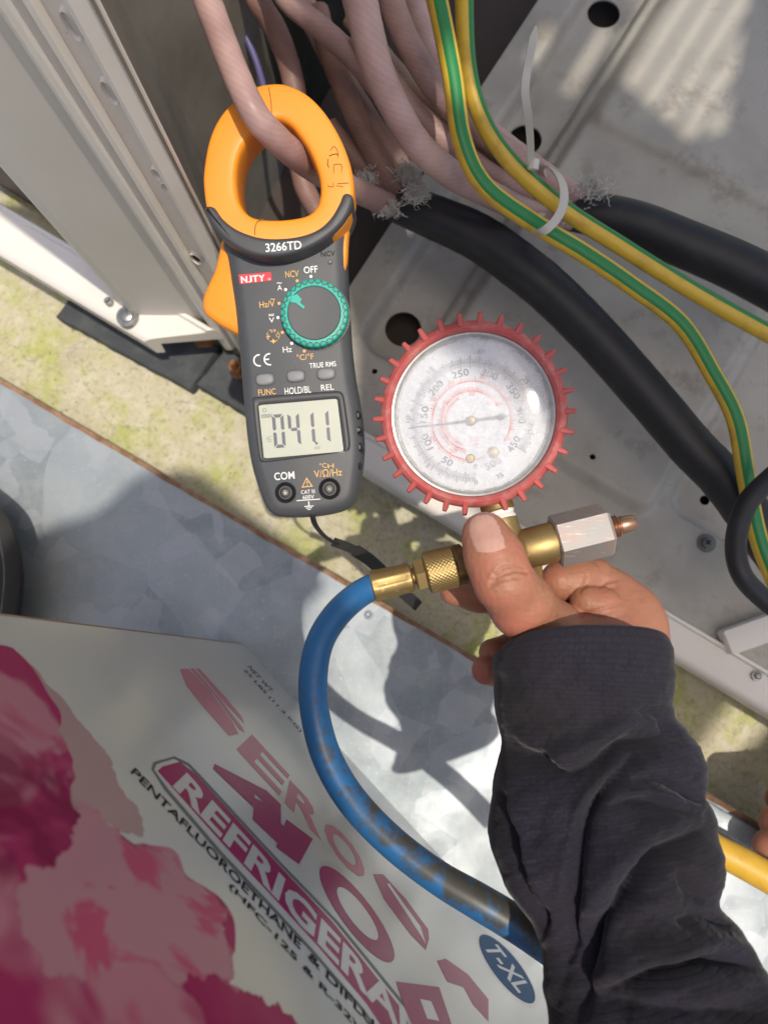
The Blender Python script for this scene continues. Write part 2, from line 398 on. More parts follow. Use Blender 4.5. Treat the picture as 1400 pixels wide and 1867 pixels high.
M['alu'] = mat('scratched_aluminium', (.30, .29, .285), .5, .45, layers=[dict(scale=60, col=(.38, .27, .24), lo=.48, hi=.64, amt=.6), dict(scale=320, stretch=(.3, 4, 1), rot=(0, 0, .7), col=(.52, .50, .48), lo=.60, hi=.68, amt=.8), dict(scale=340, stretch=(4, .3, 1), rot=(0, 0, .3), col=(.30, .23, .20), lo=.62, hi=.68, amt=.7)], bump=[(200, .15, .0005, 4, (3, .4, 1))])
M['copper'] = mat('copper_thread', (.48, .28, .19), .36, .85, layers=[dict(scale=200, col=(.32, .18, .11), lo=.4, hi=.7)])
M['teflon'] = mat('white_thread_tape', (.75, .74, .70), .6)
M['hose_blue'] = mat('worn_blue_hose', (.012, .17, .52), .36, layers=[dict(scale=60, stretch=(1, 1, 1), col=(.035, .036, .035), lo=.52, hi=.60, amt=.9, detail=7), dict(scale=200, col=(.16, .13, .09), lo=.64, hi=.74, amt=.7)], bump=[(120, .1, .0006)])
def hose_mat():
    m = mat('worn_blue_hose', (.016, .135, .36), .44, bump=[(120, .1, .0006)]); t = m.node_tree; N = t.nodes; L = t.links; P = N['Principled BSDF']
    uv = N.new('ShaderNodeUVMap'); sp = N.new('ShaderNodeSeparateXYZ'); L.new(uv.outputs[0], sp.inputs[0])
    a = N.new('ShaderNodeMath'); a.operation = 'MULTIPLY_ADD'; a.inputs[1].default_value = 2*math.pi; a.inputs[2].default_value = -2*math.pi*.84; L.new(sp.outputs[0], a.inputs[0])
    c = N.new('ShaderNodeMath'); c.operation = 'COSINE'; L.new(a.outputs[0], c.inputs[0])
    ln = N.new('ShaderNodeMapRange'); ln.inputs['From Min'].default_value = .02; ln.inputs['From Max'].default_value = .20; ln.inputs['To Min'].default_value = -.20; ln.inputs['To Max'].default_value = .035; L.new(sp.outputs[1], ln.inputs[0])
    tc = N.new('ShaderNodeTexCoord'); nz = N.new('ShaderNodeTexNoise'); nz.inputs['Scale'].default_value = 110; nz.inputs['Detail'].default_value = 9; nz.inputs['Roughness'].default_value = .7; L.new(tc.outputs['Object'], nz.inputs['Vector'])
    s1 = N.new('ShaderNodeMath'); s1.operation = 'MULTIPLY_ADD'; s1.inputs[1].default_value = .13; L.new(c.outputs[0], s1.inputs[0]); L.new(nz.outputs['Fac'], s1.inputs[2])
    s2 = N.new('ShaderNodeMath'); s2.operation = 'ADD'; L.new(s1.outputs[0], s2.inputs[0]); L.new(ln.outputs[0], s2.inputs[1])
    f = N.new('ShaderNodeMapRange'); f.inputs['From Min'].default_value = .50; f.inputs['From Max'].default_value = .66; L.new(s2.outputs[0], f.inputs[0])
    mx = N.new('ShaderNodeMix'); mx.data_type = 'RGBA'; mx.inputs[6].default_value = (.018, .125, .32, 1); mx.inputs[7].default_value = (.060, .058, .052, 1); L.new(f.outputs[0], mx.inputs['Factor']); L.new(mx.outputs[2], P.inputs['Base Color'])
    return m
M['hose_blue'] = hose_mat()
M['hose_yellow'] = mat('yellow_hose', (.62, .36, .03), .45, layers=[dict(scale=80, col=(.48, .27, .04), lo=.5, hi=.75, amt=.7)])
M['zip'] = mat('nylon_tie', (.62, .61, .57), .4, sss=.15)
M['fibre'] = mat('frayed_fibre', (.62, .60, .57), .8)
M['skin'] = mat('skin', (.38, .165, .098), .48, layers=[
    dict(scale=45, col=(.47, .165, .115), lo=.45, hi=.65, amt=.8, detail=3),
    dict(scale=120, col=(.27, .105, .055), lo=.55, hi=.75, amt=.45, detail=5)], bump=[(900, .16, .0006, 4), (200, .35, .0012, 6, (1, 2.2, 1))], sss=.22, vbump=[(900, .16, .0004)])
M['nail'] = mat('nail', (.60, .34, .275), .30, layers=[dict(scale=120, col=(.54, .27, .21), lo=.45, hi=.65, amt=.7)], sss=.15)
M['bag'] = mat('black_bag_fabric', (.022, .021, .022), .8, bump=[(900, .4, .0006)])
M['bag_grey'] = mat('dusty_bag_panel', (.10, .092, .08), .85, layers=[dict(scale=60, col=(.05, .046, .042), lo=.4, hi=.7)], bump=[(500, .4, .0008)])
M['box_side'] = mat('glossy_box_board', (.54, .53, .50), .20, .0, layers=[dict(scale=7, col=(.54, .53, .51), lo=.4, hi=.7), dict(scale=90, col=(.48, .46, .42), lo=.64, hi=.78, amt=.5)], bump=[(9, .10, .004, 2)], coat=.08, spec=.45)
M['magenta'] = mat('magenta_print', (.33, .015, .105), .24, .1, layers=[dict(scale=14, col=(.38, .05, .135), lo=.5, hi=.62, amt=.6)], coat=.0, spec=.06, bump=[(9, .10, .004, 2)])
M['pinkprint'] = mat('pink_print', (.54, .20, .26), .24, .1, coat=.0, spec=.06, bump=[(9, .10, .004, 2)])
M['floral'] = mat('floral_print', (.36, .030, .120), .26, .1, layers=[
    dict(scale=24, col=(.50, .22, .28), lo=.47, hi=.56, amt=.85, detail=3, dist=.6),
    dict(scale=34, col=(.46, .08, .16), lo=.56, hi=.66, amt=.7, detail=2, dist=.8),
    dict(scale=14, col=(.19, .008, .055), lo=.56, hi=.62, amt=.8, detail=4, dist=.5)], coat=.0, spec=.06, bump=[(9, .10, .004, 2)])
M['floral_pale'] = mat('pale_floral_print', (.46, .22, .27), .26, .1, layers=[dict(scale=34, col=(.48, .07, .155), lo=.54, hi=.60, amt=.9, detail=3, dist=.8)], coat=.0, spec=.06, bump=[(9, .10, .004, 2)])
M['floral_faint'] = mat('faint_floral_print', (.46, .31, .31), .26, .25, coat=.0, spec=.06, bump=[(9, .10, .004, 2)])
M['silver_print'] = mat('silver_letter', (.62, .60, .58), .26, .3, coat=.0, spec=.06, bump=[(9, .10, .004, 2)])
M['grey_line'] = mat('grey_print', (.14, .15, .15), .3, coat=.0, spec=.06)
M['blue_print'] = mat('blue_print', (.03, .10, .22), .5, coat=.0, spec=.06)
M['brown_board'] = mat('brown_board', (.35, .25, .16), .85)

def fabric_mat():
    m = mat('charcoal_knit', (.0098, .0072, .0205), .9, layers=[dict(scale=700, col=(.022, .0175, .040), lo=.45, hi=.65, amt=.8, detail=3), dict(scale=18, col=(.011, .009, .013), lo=.4, hi=.7)], sheen=.12)
    t = m.node_tree; N = t.nodes; L = t.links
    uv = N.new('ShaderNodeUVMap'); mp = N.new('ShaderNodeMapping'); L.new(uv.outputs[0], mp.inputs[0])
    bk = N.new('ShaderNodeTexBrick'); L.new(mp.outputs[0], bk.inputs['Vector']); bk.inputs['Scale'].default_value = 1.0
    bk.inputs['Brick Width'].default_value = .0030; bk.inputs['Row Height'].default_value = .0016; bk.inputs['Mortar Size'].default_value = .00035; bk.inputs['Mortar Smooth'].default_value = .8
    bn = N.new('ShaderNodeBump'); bn.inputs['Strength'].default_value = .20; bn.inputs['Distance'].default_value = .0006; bn.invert = True
    L.new(bk.outputs['Fac'], bn.inputs['Height']); L.new(bn.outputs[0], N['Principled BSDF'].inputs['Normal'])
    P_ = N['Principled BSDF']; old = P_.inputs['Base Color'].links[0].from_socket; mk = N.new('ShaderNodeMix'); mk.data_type = 'RGBA'; mf = N.new('ShaderNodeMath'); mf.operation = 'MULTIPLY'; mf.inputs[1].default_value = .55
    L.new(bk.outputs['Fac'], mf.inputs[0]); L.new(mf.outputs[0], mk.inputs['Factor']); L.new(old, mk.inputs[6]); mk.inputs[7].default_value = (.0045, .004, .008, 1); L.new(mk.outputs[2], P_.inputs['Base Color'])
    return m
M['knit'] = fabric_mat()
def wire_mat(name, a, b, strand=52, rough=.5):
    """clear-sheathed wire: fine slanting strands from the uv (angle, length)"""
    m = mat(name, a, rough, coat=.03, sss=.08); t = m.node_tree; N = t.nodes; L = t.links; P = N['Principled BSDF']
    uv = N.new('ShaderNodeUVMap'); sp = N.new('ShaderNodeSeparateXYZ'); L.new(uv.outputs[0], sp.inputs[0])
    k = N.new('ShaderNodeMath'); k.operation = 'MULTIPLY_ADD'; k.inputs[1].default_value = 17.0; L.new(sp.outputs[1], k.inputs[0]); L.new(sp.outputs[0], k.inputs[2])
    s = N.new('ShaderNodeMath'); s.operation = 'MULTIPLY'; s.inputs[1].default_value = strand/4*2*math.pi; L.new(k.outputs[0], s.inputs[0])
    w_ = N.new('ShaderNodeMath'); w_.operation = 'SINE'; L.new(s.outputs[0], w_.inputs[0])
    tc = N.new('ShaderNodeTexCoord'); nz = N.new('ShaderNodeTexNoise'); nz.inputs['Scale'].default_value = 55; nz.inputs['Detail'].default_value = 5; L.new(tc.outputs['Object'], nz.inputs['Vector'])
    ad = N.new('ShaderNodeMath'); ad.operation = 'MULTIPLY_ADD'; ad.inputs[1].default_value = .045; ad.inputs[2].default_value = 0; L.new(w_.outputs[0], ad.inputs[0])
    ad2 = N.new('ShaderNodeMath'); ad2.operation = 'ADD'; L.new(ad.outputs[0], ad2.inputs[0]); L.new(nz.outputs['Fac'], ad2.inputs[1])
    mr = N.new('ShaderNodeMapRange'); mr.inputs['From Min'].default_value = .3; mr.inputs['From Max'].default_value = .75; L.new(ad2.outputs[0], mr.inputs[0])
    mx = N.new('ShaderNodeMix'); mx.data_type = 'RGBA'; mx.inputs[6].default_value = (*a, 1); mx.inputs[7].default_value = (*b, 1); L.new(mr.outputs[0], mx.inputs['Factor']); L.new(mx.outputs[2], P.inputs['Base Color'])
    return m
M['pink'] = wire_mat('pink_wire', (.45, .29, .27), (.31, .185, .17))
M['pink_pale'] = wire_mat('pale_pink_wire', (.55, .38, .36), (.41, .265, .25))
M['pink_brown'] = wire_mat('brown_pink_wire', (.33, .19, .165), (.22, .12, .10))
M['pink_tan'] = wire_mat('tan_pink_wire', (.48, .33, .22), (.36, .20, .15))
M['violet'] = mat('violet_wire', (.10, .09, .22), .4)
def stripe_mat(name, off):
    m = mat(name, (.66, .44, .05), .42, coat=.1); t = m.node_tree; N = t.nodes; L = t.links; P = N['Principled BSDF']
    uv = N.new('ShaderNodeUVMap'); sp = N.new('ShaderNodeSeparateXYZ'); L.new(uv.outputs[0], sp.inputs[0])
    a = N.new('ShaderNodeMath'); a.operation = 'ADD'; a.inputs[1].default_value = off; L.new(sp.outputs[0], a.inputs[0])
    f = N.new('ShaderNodeMath'); f.operation = 'MULTIPLY'; f.inputs[1].default_value = 2.0; L.new(a.outputs[0], f.inputs[0])
    fr = N.new('ShaderNodeMath'); fr.operation = 'FRACT'; L.new(f.outputs[0], fr.inputs[0])
    c = N.new('ShaderNodeMapRange'); c.inputs['From Min'].default_value = .38; c.inputs['From Max'].default_value = .40; c.inputs['To Min'].default_value = 1; c.inputs['To Max'].default_value = 0; L.new(fr.outputs[0], c.inputs[0])
    tc = N.new('ShaderNodeTexCoord'); nz = N.new('ShaderNodeTexNoise'); nz.inputs['Scale'].default_value = 90; nz.inputs['Detail'].default_value = 6; L.new(tc.outputs['Object'], nz.inputs['Vector'])
    d = N.new('ShaderNodeMapRange'); d.inputs['From Min'].default_value = .52; d.inputs['From Max'].default_value = .78; d.inputs['To Max'].default_value = .7; L.new(nz.outputs['Fac'], d.inputs[0])
    y = N.new('ShaderNodeMix'); y.data_type = 'RGBA'; y.inputs[6].default_value = (.68, .45, .05, 1); y.inputs[7].default_value = (.36, .22, .05, 1); L.new(d.outputs[0], y.inputs['Factor'])
    mx = N.new('ShaderNodeMix'); mx.data_type = 'RGBA'; L.new(c.outputs[0], mx.inputs['Factor']); L.new(y.outputs[2], mx.inputs[6]); mx.inputs[7].default_value = (.012, .21, .055, 1); L.new(mx.outputs[2], P.inputs['Base Color'])
    return m
def lens_mat():
    m = bpy.data.materials.new('scratched_lens'); m.use_nodes = True; t = m.node_tree; N = t.nodes; L = t.links
    N.remove(N['Principled BSDF']); out = N['Material Output']
    tr = N.new('ShaderNodeBsdfTransparent'); gl = N.new('ShaderNodeBsdfGlossy'); gl.inputs['Roughness'].default_value = .12
    df = N.new('ShaderNodeBsdfDiffuse'); df.inputs['Color'].default_value = (.85, .87, .92, 1)
    tc = N.new('ShaderNodeTexCoord'); nz = N.new('ShaderNodeTexNoise'); nz.inputs['Scale'].default_value = 70; nz.inputs['Detail'].default_value = 8; nz.inputs['Roughness'].default_value = .7; L.new(tc.outputs['Object'], nz.inputs['Vector'])
    mr = N.new('ShaderNodeMapRange'); mr.inputs['From Min'].default_value = .40; mr.inputs['From Max'].default_value = .70; mr.inputs['To Min'].default_value = .14; mr.inputs['To Max'].default_value = .60; L.new(nz.outputs['Fac'], mr.inputs[0])
    m1 = N.new('ShaderNodeMixShader'); L.new(mr.outputs[0], m1.inputs[0]); L.new(tr.outputs[0], m1.inputs[1]); L.new(df.outputs[0], m1.inputs[2])
    m2 = N.new('ShaderNodeMixShader'); m2.inputs[0].default_value = .045; L.new(m1.outputs[0], m2.inputs[1]); L.new(gl.outputs[0], m2.inputs[2]); L.new(m2.outputs[0], out.inputs[0])
    return m
M['lens'] = lens_mat()

FLAT = Frame((0, 0, 0), (1, 0, 0), (0, 1, 0))

# ------------------------------------------------------------------ ground
def ground():
    n = 40; xs = np.r_[-60, -8, -1.2, np.linspace(-.45, .45, 120), 1.2, 8, 60]; m = len(xs)
    vs = []
    for y in xs:
        for x in xs:
            z = 0.0
            if abs(x) < .45 and abs(y) < .45:
                z = .0012*math.sin(x*61+2*math.sin(y*40))*math.sin(y*53+x*20) - .0012
            vs.append((x, y, z))
    fs = [(j*m+i, j*m+i+1, (j+1)*m+i+1, (j+1)*m+i) for j in range(m-1) for i in range(m-1)]
    obj('ground', mesh('ground', vs, fs, M['concrete']), kind='structure')
ground()
def grit():
    vs, fs = [], []
    for _ in range(900):
        t = random.random(); px = random.uniform(-80, 1480); py = 600 + .6*(px-150) + random.uniform(-110, 190); c = W(px, py, 0); r = random.choice((.0004, .0005, .0007, .0010)); b = len(vs)
        for k in range(5):
            a = 2*math.pi*k/5 + random.random()*.6; vs.append((c.x+r*random.uniform(.6, 1.3)*math.cos(a), c.y+r*random.uniform(.6, 1.3)*math.sin(a), -.0025))
        vs.append((c.x, c.y, r*random.uniform(.5, 1.1))); vs.append((c.x+r*.3, c.y-r*.2, r*random.uniform(.4, 1.0)))
        for k in range(5): fs.append((b+k, b+(k+1) % 5, b+5+(k % 2)))
        fs.append((b+5, b+6, b)); 
    obj('grit', mesh('grit', vs, fs, mat('grit_stone', (.40, .36, .28), .9, layers=[dict(scale=300, col=(.20, .17, .12), lo=.4, hi=.6)]), False), None, 'loose grit and crumbs lying on the concrete strip', 'grit', kind='stuff')
grit()

# ------------------------------------------------------------------ condenser unit: base pan, rails, post, panels, coil, added shade cover and panel
ZP = 0.070
e0, e1 = W(0, 460, ZP), W(1400, 1300, ZP)
SD = (e1 - e0).normalized(); TD = Vector((-SD.y, SD.x, 0))
PAN = Frame(W(779, 927, ZP), SD, TD)
unit = thing('condenser_unit', W(1000, 600, 0.02), 'beige metal outdoor air conditioner casing with open base pan behind the gauge', 'air conditioner')
def pst(px, py): return np.array(PAN.uv(px, py))
def rrect(S, T, s0, s1, t0, t1, r):
    cx, cy, hx, hy = (s0+s1)/2, (t0+t1)/2, (s1-s0)/2-r, (t1-t0)/2-r
    qx, qy = np.abs(S-cx)-hx, np.abs(T-cy)-hy
    return np.sqrt(np.maximum(qx, 0)**2+np.maximum(qy, 0)**2) + np.minimum(np.maximum(qx, qy), 0) - r
def sstep(x, w_): 
    t = np.clip(.5 - x/w_, 0, 1); return t*t*(3-2*t)
def pan_height(S, T):
    z = np.zeros_like(S)
    # first channel with three holes
    a = pst(670, 597); b = pst(830, 543); f = pst(720, 660)
    cA = rrect(S, T, a[0], b[0], f[1], 1.2, .016)
    z = z - .015*sstep(cA, .008)
    # platform between the channels
    p0 = pst(1010, 850); p1 = pst(1192, 945)
    q0 = pst(1238, 850)
    plat = rrect(S, T, b[0]+.012, q0[0]-.004, (p0[1]+p1[1])/2, 1.2, .012)
    z = z + .011*sstep(plat, .010)
    # step further back
    s1 = pst(1074, 250); s2 = pst(1400, 402)
    st = rrect(S, T, b[0]+.018, q0[0]-.012, (s1[1]+s2[1])/2, 1.2, .01)
    z = z + .006*sstep(st, .010)
    # second channel
    c0 = pst(1225, 905); c1 = pst(1290, 962)
    cB = rrect(S, T, c0[0], c0[0]+.085, (c0[1]+c1[1])/2 - .004, 1.2, .016)
    z = z - .016*sstep(cB, .009)
    return z
def build_pan():
    s0, s1 = pst(652, 500)[0], .55; t0, t1 = .024, .62
    S = np.r_[np.linspace(s0, .36, 200), np.linspace(.37, s1, 10)]; T = np.r_[np.linspace(t0, .42, 180), np.linspace(.43, t1, 8)]
    G = np.stack(np.meshgrid(S, T), -1); Z = pan_height(G[..., 0], G[..., 1])
    ns, nn = len(S), len(T); vs = []
    for j in range(nn):
        for i in range(ns): vs.append(PAN.p(S[i], T[j], Z[j, i]))
    top = len(vs)
    for j in range(nn):
        for i in range(ns): vs.append(PAN.p(S[i], T[j], Z[j, i]-.0015))
    fs = []
    for j in range(nn-1):
        for i in range(ns-1):
            a = j*ns+i; fs.append((a, a+1, a+ns+1, a+ns)); fs.append((top+a+ns, top+a+ns+1, top+a+1, top+a))
    for i in range(ns-1):
        fs.append((i, top+i, top+i+1, i+1)); b = (nn-1)*ns; fs.append((b+i+1, top+b+i+1, top+b+i, b+i))
    for j in range(nn-1):
        a = j*ns; fs.append((a+ns, top+a+ns, top+a, a)); a = j*ns+ns-1; fs.append((a, top+a, top+a+ns, a+ns))
    o = obj('base_pan', mesh('base_pan', vs, fs, M['pan']), unit)
    # punched holes
    cv, cf = [], []
    for (px, py, rp, dz) in ((957, 255, 33, -.015), (1100, 25, 33, -.015), (735, 600, 35, -.015), (1080, 833, 5.5, .011), (683, 677, 5.5, 0), (1284, 912, 9, -.016)):
        c = W(px, py, ZP+dz); r = rp*pxm(ZP+dz); b = len(cv); n = 32
        for h in (-.006, .004):
            for k in range(n): cv.append((c.x+r*math.cos(2*math.pi*k/n), c.y+r*math.sin(2*math.pi*k/n), ZP+dz+h))
        for k in range(n): cf.append((b+k, b+(k+1) % n, b+n+(k+1) % n, b+n+k))
        cf.append(tuple(range(b+n-1, b-1, -1))); cf.append(tuple(range(b+n, b+2*n)))
    cutter = bpy.data.objects.new('cutter', mesh('cutter', cv, cf, None, False)); C.objects.link(cutter)
    md = o.modifiers.new('holes', 'BOOLEAN'); md.object = cutter; md.operation = 'DIFFERENCE'; md.solver = 'EXACT'
    dg = bpy.context.evaluated_depsgraph_get(); me = bpy.data.meshes.new_from_object(o.evaluated_get(dg))
    o.modifiers.clear(); o.data = me; me.name = 'base_pan'
    bpy.data.objects.remove(cutter)
    me.set_sharp_from_angle(angle=math.radians(50))
    # dark sheet below the pan, reaching past its left edge
    vs = [PAN.p(s, t, -.045) for s, t in ((s0-.36, .06), (s1, .03), (s1, t1), (s0-.36, t1))]
    vs += [PAN.p(s, t, -.040) for s, t in ((s0-.36, .06), (s1, .03), (s1, t1), (s0-.36, t1))]
    obj('under_sheet', mesh('under_sheet', vs, [(3, 2, 1, 0), (4, 5, 6, 7), (0, 1, 5, 4), (1, 2, 6, 5), (2, 3, 7, 6), (3, 0, 4, 7)], M['sheet_dark'], False), unit)
    return o
pan = build_pan()
def extrude_s(name, prof, s0, s1, mt, cut0=None, cut1=None, seg=1):
    """profile (t, n) closed, extruded along s"""
    vs, fs = [], []; m = len(prof)
    for k in range(seg+1):
        f = k/seg
        for t, n in prof:
            a = s0 + (cut0(t) if cut0 else 0); b = s1 + (cut1(t) if cut1 else 0)
            vs.append(PAN.p(a+(b-a)*f, t, n))
    for k in range(seg):
        for i in range(m):
            j = (i+1) % m; fs.append((k*m+i, (k+1)*m+i, (k+1)*m+j, k*m+j))
    fs.append(tuple(range(m))); fs.append(tuple(range(seg*m+m-1, seg*m-1, -1)))
    return mesh(name, vs, fs, mt, True, 35)
rail_prof = [(0.000, -.030), (-.001, -.006), (.0012, -.0022), (.004, -.0008), (.018, .0018), (.0215, .003), (.0225, .0062), (.0245, .0065), (.0255, .004), (.0265, -.004), (.0262, -.012), (.004, -.012), (.003, -.030)]
obj('front_rail', extrude_s('front_rail', rail_prof, pst(602, 830)[0], .6, M['paint']), unit)
sl = pst(262, 620)[0]
obj('front_rail', extrude_s('front_rail', [(t*1.35, n) for t, n in rail_prof], -1.0, sl, M['paint'], cut1=lambda t: t*1.4), unit)
# vertical sheet-metal: floor plan polylines in pixels at pan height, extruded upward
def wall(name, pts, z0, z1, mt, th=.0015, parent=unit, smooth=False):
    P = [W(px, py, ZP) for px, py in pts]; vs, fs = [], []; m = len(P)
    N = []
    for i in range(m):
        d = (P[min(i+1, m-1)] - P[max(i-1, 0)]).normalized(); N.append(Vector((d.y, -d.x, 0)))
    for z in (z0, z1):
        for i in range(m): vs.append((P[i].x, P[i].y, z))
        for i in range(m): q = P[i] - N[i]*th; vs.append((q.x, q.y, z))
    for i in range(m-1):
        fs += [(i, i+1, 2*m+i+1, 2*m+i), (m+i+1, m+i, 3*m+i, 3*m+i+1), (2*m+i, 2*m+i+1, 3*m+i+1, 3*m+i), (i+1, i, m+i, m+i+1)]
    fs += [(0, 2*m, 3*m, m), (m-1, 2*m-1, 4*m-1, 3*m-1)]
    return obj(name, mesh(name, vs, fs, mt, smooth, 30), parent)
ZT = 0.95
wall('side_panel', [(-900, 150), (-300, 330), (-60, 400)], ZP-.03, ZT, M['panel_grey'])
wall('corner_panel', [(150, 462), (228, 560), (240, 571), (255, 575), (362, 579), (372, 580)], ZP-.006, ZT, M['panel_grey'])
# corner post: stepped flange right of the panel
wall('corner_post', [(373, 581), (378, 590), (390, 603), (398, 604), (412, 597), (416, 600), (420, 615), (427, 617), (431, 607), (454, 613), (458, 617), (464, 632), (470, 636), (494, 634)], ZP-.04, ZT, M['paint'], smooth=False)
# slots punched in the post flange: dark oval plates let into the sheet with a rolled rim
def on_wall(px, py, a, b):
    """frame on the vertical plane through the floor points a, b (pixels) at the place seen at px, py"""
    A, B = W(*a, ZP), W(*b, ZP); x = (B-A).normalized(); fr = Frame(A, x, (0, 0, 1))
    u, v = fr.uv(px, py); return Frame(fr.p(u, v), x, (0, 0, 1))
for (px, py, wu, hv) in ((133, 40, .0035, .008), (203, 163, .0035, .008), (288, 312, .003, .005), (306, 338, .003, .005), (359, 468, .004, .007)):
    fr = on_wall(px, py, (431, 607), (454, 613))
    k = 28; out = [(wu*math.cos(2*math.pi*i/k), hv*math.sin(2*math.pi*i/k)) for i in range(k)]
    inn = [(a*.72, b*.80) for a, b in out]
    r_ = obj('slot_rim', ring_solid('slot_rim', fr, out, inn, [(0, .0), (.25, .0014), (.6, .0022), (1, .0012), (1, -.0008), (0, -.0008)], M['paint']), unit)
    obj('slot_opening', mesh('slot_opening', [fr.p(a, b, .0004) for a, b in inn], [tuple(range(k))], M['hole'] if hv == .007 else M['panel_grey'], False), r_)
# inner dark panel and coil
wall('inner_panel', [(492, 636), (470, 580), (424, 440), (424, 410), (520, 220)], ZP-.045, ZT, M['inner'])
def coil():
    A, B = W(522, 218, ZP), W(850, -350, ZP); d = (B-A); L = d.length; d.normalize(); nrm = Vector((d.y, -d.x, 0)); n = 190; vs, fs = [], []
    m = 2*n
    for z in (ZP-.045, ZT):
        for i in range(m+1):
            p = A + d*(L*i/m) + nrm*(.0011 if i % 2 else -.0011); vs.append((p.x, p.y, z))
    for i in range(m): fs.append((i, i+1, m+2+i, m+1+i))
    b = len(vs)
    for z in (ZP-.045, ZT):
        for p in (A - nrm*.02, B - nrm*.02): vs.append((p.x, p.y, z))
    fs += [(b+1, b, b+2, b+3), (0, m+1, b+2, b), (m, b+1, b+3, 2*m+1), (m+1, 2*m+1, b+3, b+2)]
    o = obj('heat_exchanger', mesh('heat_exchanger', vs, fs, M['coil'], False), unit)
coil()
# pipe seen through the jaw
obj('pipe', tube('pipe', [W(530, 640, .10), W(545, 560, .10), W(565, 470, .10), W(560, 400, .11)], .006, mat('old_copper_pipe', (.22, .10, .07), .5, .5)), unit)
# screws and bolts of the unit
def screw(px, py, z, rp, mt, cross=True):
    c = W(px, py, z); r = rp*pxm(z)
    o = obj('screw', lathe('screw', c, (0, 0, 1), [(-.004, r), (.0004, r), (.0010, r*.97), (.0012, r*.62), (.0030, r*.58), (.0038, r*.40), (.0040, r*.1)], mt, 28), unit)
    if cross:
        fr = Frame((c.x, c.y, z+.0041), (.8, .6, 0), (-.6, .8, 0)); vs, fs = [], []
        for (hx, hy) in ((r*.34, r*.07), (r*.07, r*.34)):
            b = len(vs); vs += [fr.p(-hx, -hy), fr.p(hx, -hy), fr.p(hx, hy), fr.p(-hx, hy)]; fs.append((b, b+1, b+2, b+3)); 
        for v in vs[4:]: v.z += .0002
        obj('cross_slot', mesh('cross_slot', vs, fs, M['hole'], False), o)
screw(1287, 990, ZP, 17, M['dark_screw'])
screw(233, 577, ZP+.002, 22, M['steel'], False)
screw(198, 549, ZP+.004, 8, M['steel'], False)
screw(1378, 1232, ZP+.003, 9, M['steel'], False)
for px, py, rp in ((374, 612, 24), (436, 678, 14)):
    c = W(px, py, .025); r = rp*pxm(.025)
    obj('anchor_nut', lathe('anchor_nut', c, (0, 0, 1), [(0, r*1.15), (.003, r*1.15), (.0032, r*.95), (.014, r*.95), (.0145, r*.55), (.022, r*.5), (.023, r*.3)], M['rusty_nut'], 6, 30), unit)
# bracket on the right end of the rail
fb = Frame(W(1325, 1185, ZP+.008), (W(1400, 1150, ZP)-W(1330, 1175, ZP)), (.3, 1, 0))
obj('corner_bracket', boxmesh('corner_bracket', fb, 0, .12, -.004, .014, -.006, .006, M['paint'], .002), unit)

# added slatted cover, out of frame, its outline and openings cut to shade the pan
def shade_cover():
    z = 1.55
    def S(px, py, zz=ZP):          # cover point whose shadow falls at this pixel
        p = W(px, py, zz); k = (z-zz)/SUN.z; return (p.x + SUN.x*k, p.y + SUN.y*k)
    import itertools
    holes = [[S(1105, 160), S(1232, 278), S(1300, 262), S(1372, -120), S(1230, -180)],
             [S(958, 112), S(985, 120), S(1015, 70), S(1000, 30)],
             [S(1040, 150), S(1062, 158), S(1140, 30), S(1110, 25)],
             [S(690, 395), S(742, 430), S(770, 400), S(720, 340)]]
    outer = [S(260, -900), S(420, 60), S(600, 420), S(655, 640), S(650, 760), S(760, 835), S(900, 965), S(1150, 1130), S(1200, 1395, 0), S(1290, 1458, .06), S(1500, 1585, .06), S(2600, 1700), S(2600, -900)]
    holes.append([S(a, b, 0) for a, b in ((1255, 1408), (1262, 1362), (1276, 1366), (1296, 1338), (1300, 1322), (1316, 1312), (1318, 1298), (1334, 1284), (1338, 1266), (1352, 1262), (1440, 1290), (1412, 1325), (1385, 1355), (1355, 1382), (1310, 1398))])
    bm = bmesh.new()
    def loop(P, zz):
        vs = [bm.verts.new((x, y, zz)) for x, y in P]
        return [bm.edges.new((vs[i], vs[(i+1) % len(vs)])) for i in range(len(vs))]
    ed = loop(outer, z)
    for h in holes: ed += loop(h, z)
    bmesh.ops.triangle_fill(bm, edges=ed, use_beauty=True)
    r = bmesh.ops.extrude_face_region(bm, geom=bm.faces[:])
    for v in r['geom']:
        if isinstance(v, bmesh.types.BMVert): v.co.z += .012
    bmesh.ops.recalc_face_normals(bm, faces=bm.faces[:])
    me = bpy.data.meshes.new('shade_cover'); bm.to_mesh(me); bm.free(); me.materials.append(M['paint'])
    obj('shade_cover', me, unit)
    # added slats that stripe the sunlight through the big opening
    h = [Vector((*q, z-.004)) for q in holes[0]]
    a, b = h[0], h[4]; dirv = (Vector((*S(1300, 0), 0)) - Vector((*S(1180, 190), 0))).normalized(); pr = Vector((dirv.y, -dirv.x, 0))
    c0 = h[0]
    for k in range(-2, 12):
        c = c0 + pr*(k*.019+.004); fr = Frame(c, dirv, -pr if False else Vector((-dirv.y, dirv.x, 0)))
        obj('shade_slat', boxmesh('shade_slat', fr, -.10, .34, -.0024, .0024, -.002, .002, M['paint']), unit)
shade_cover()
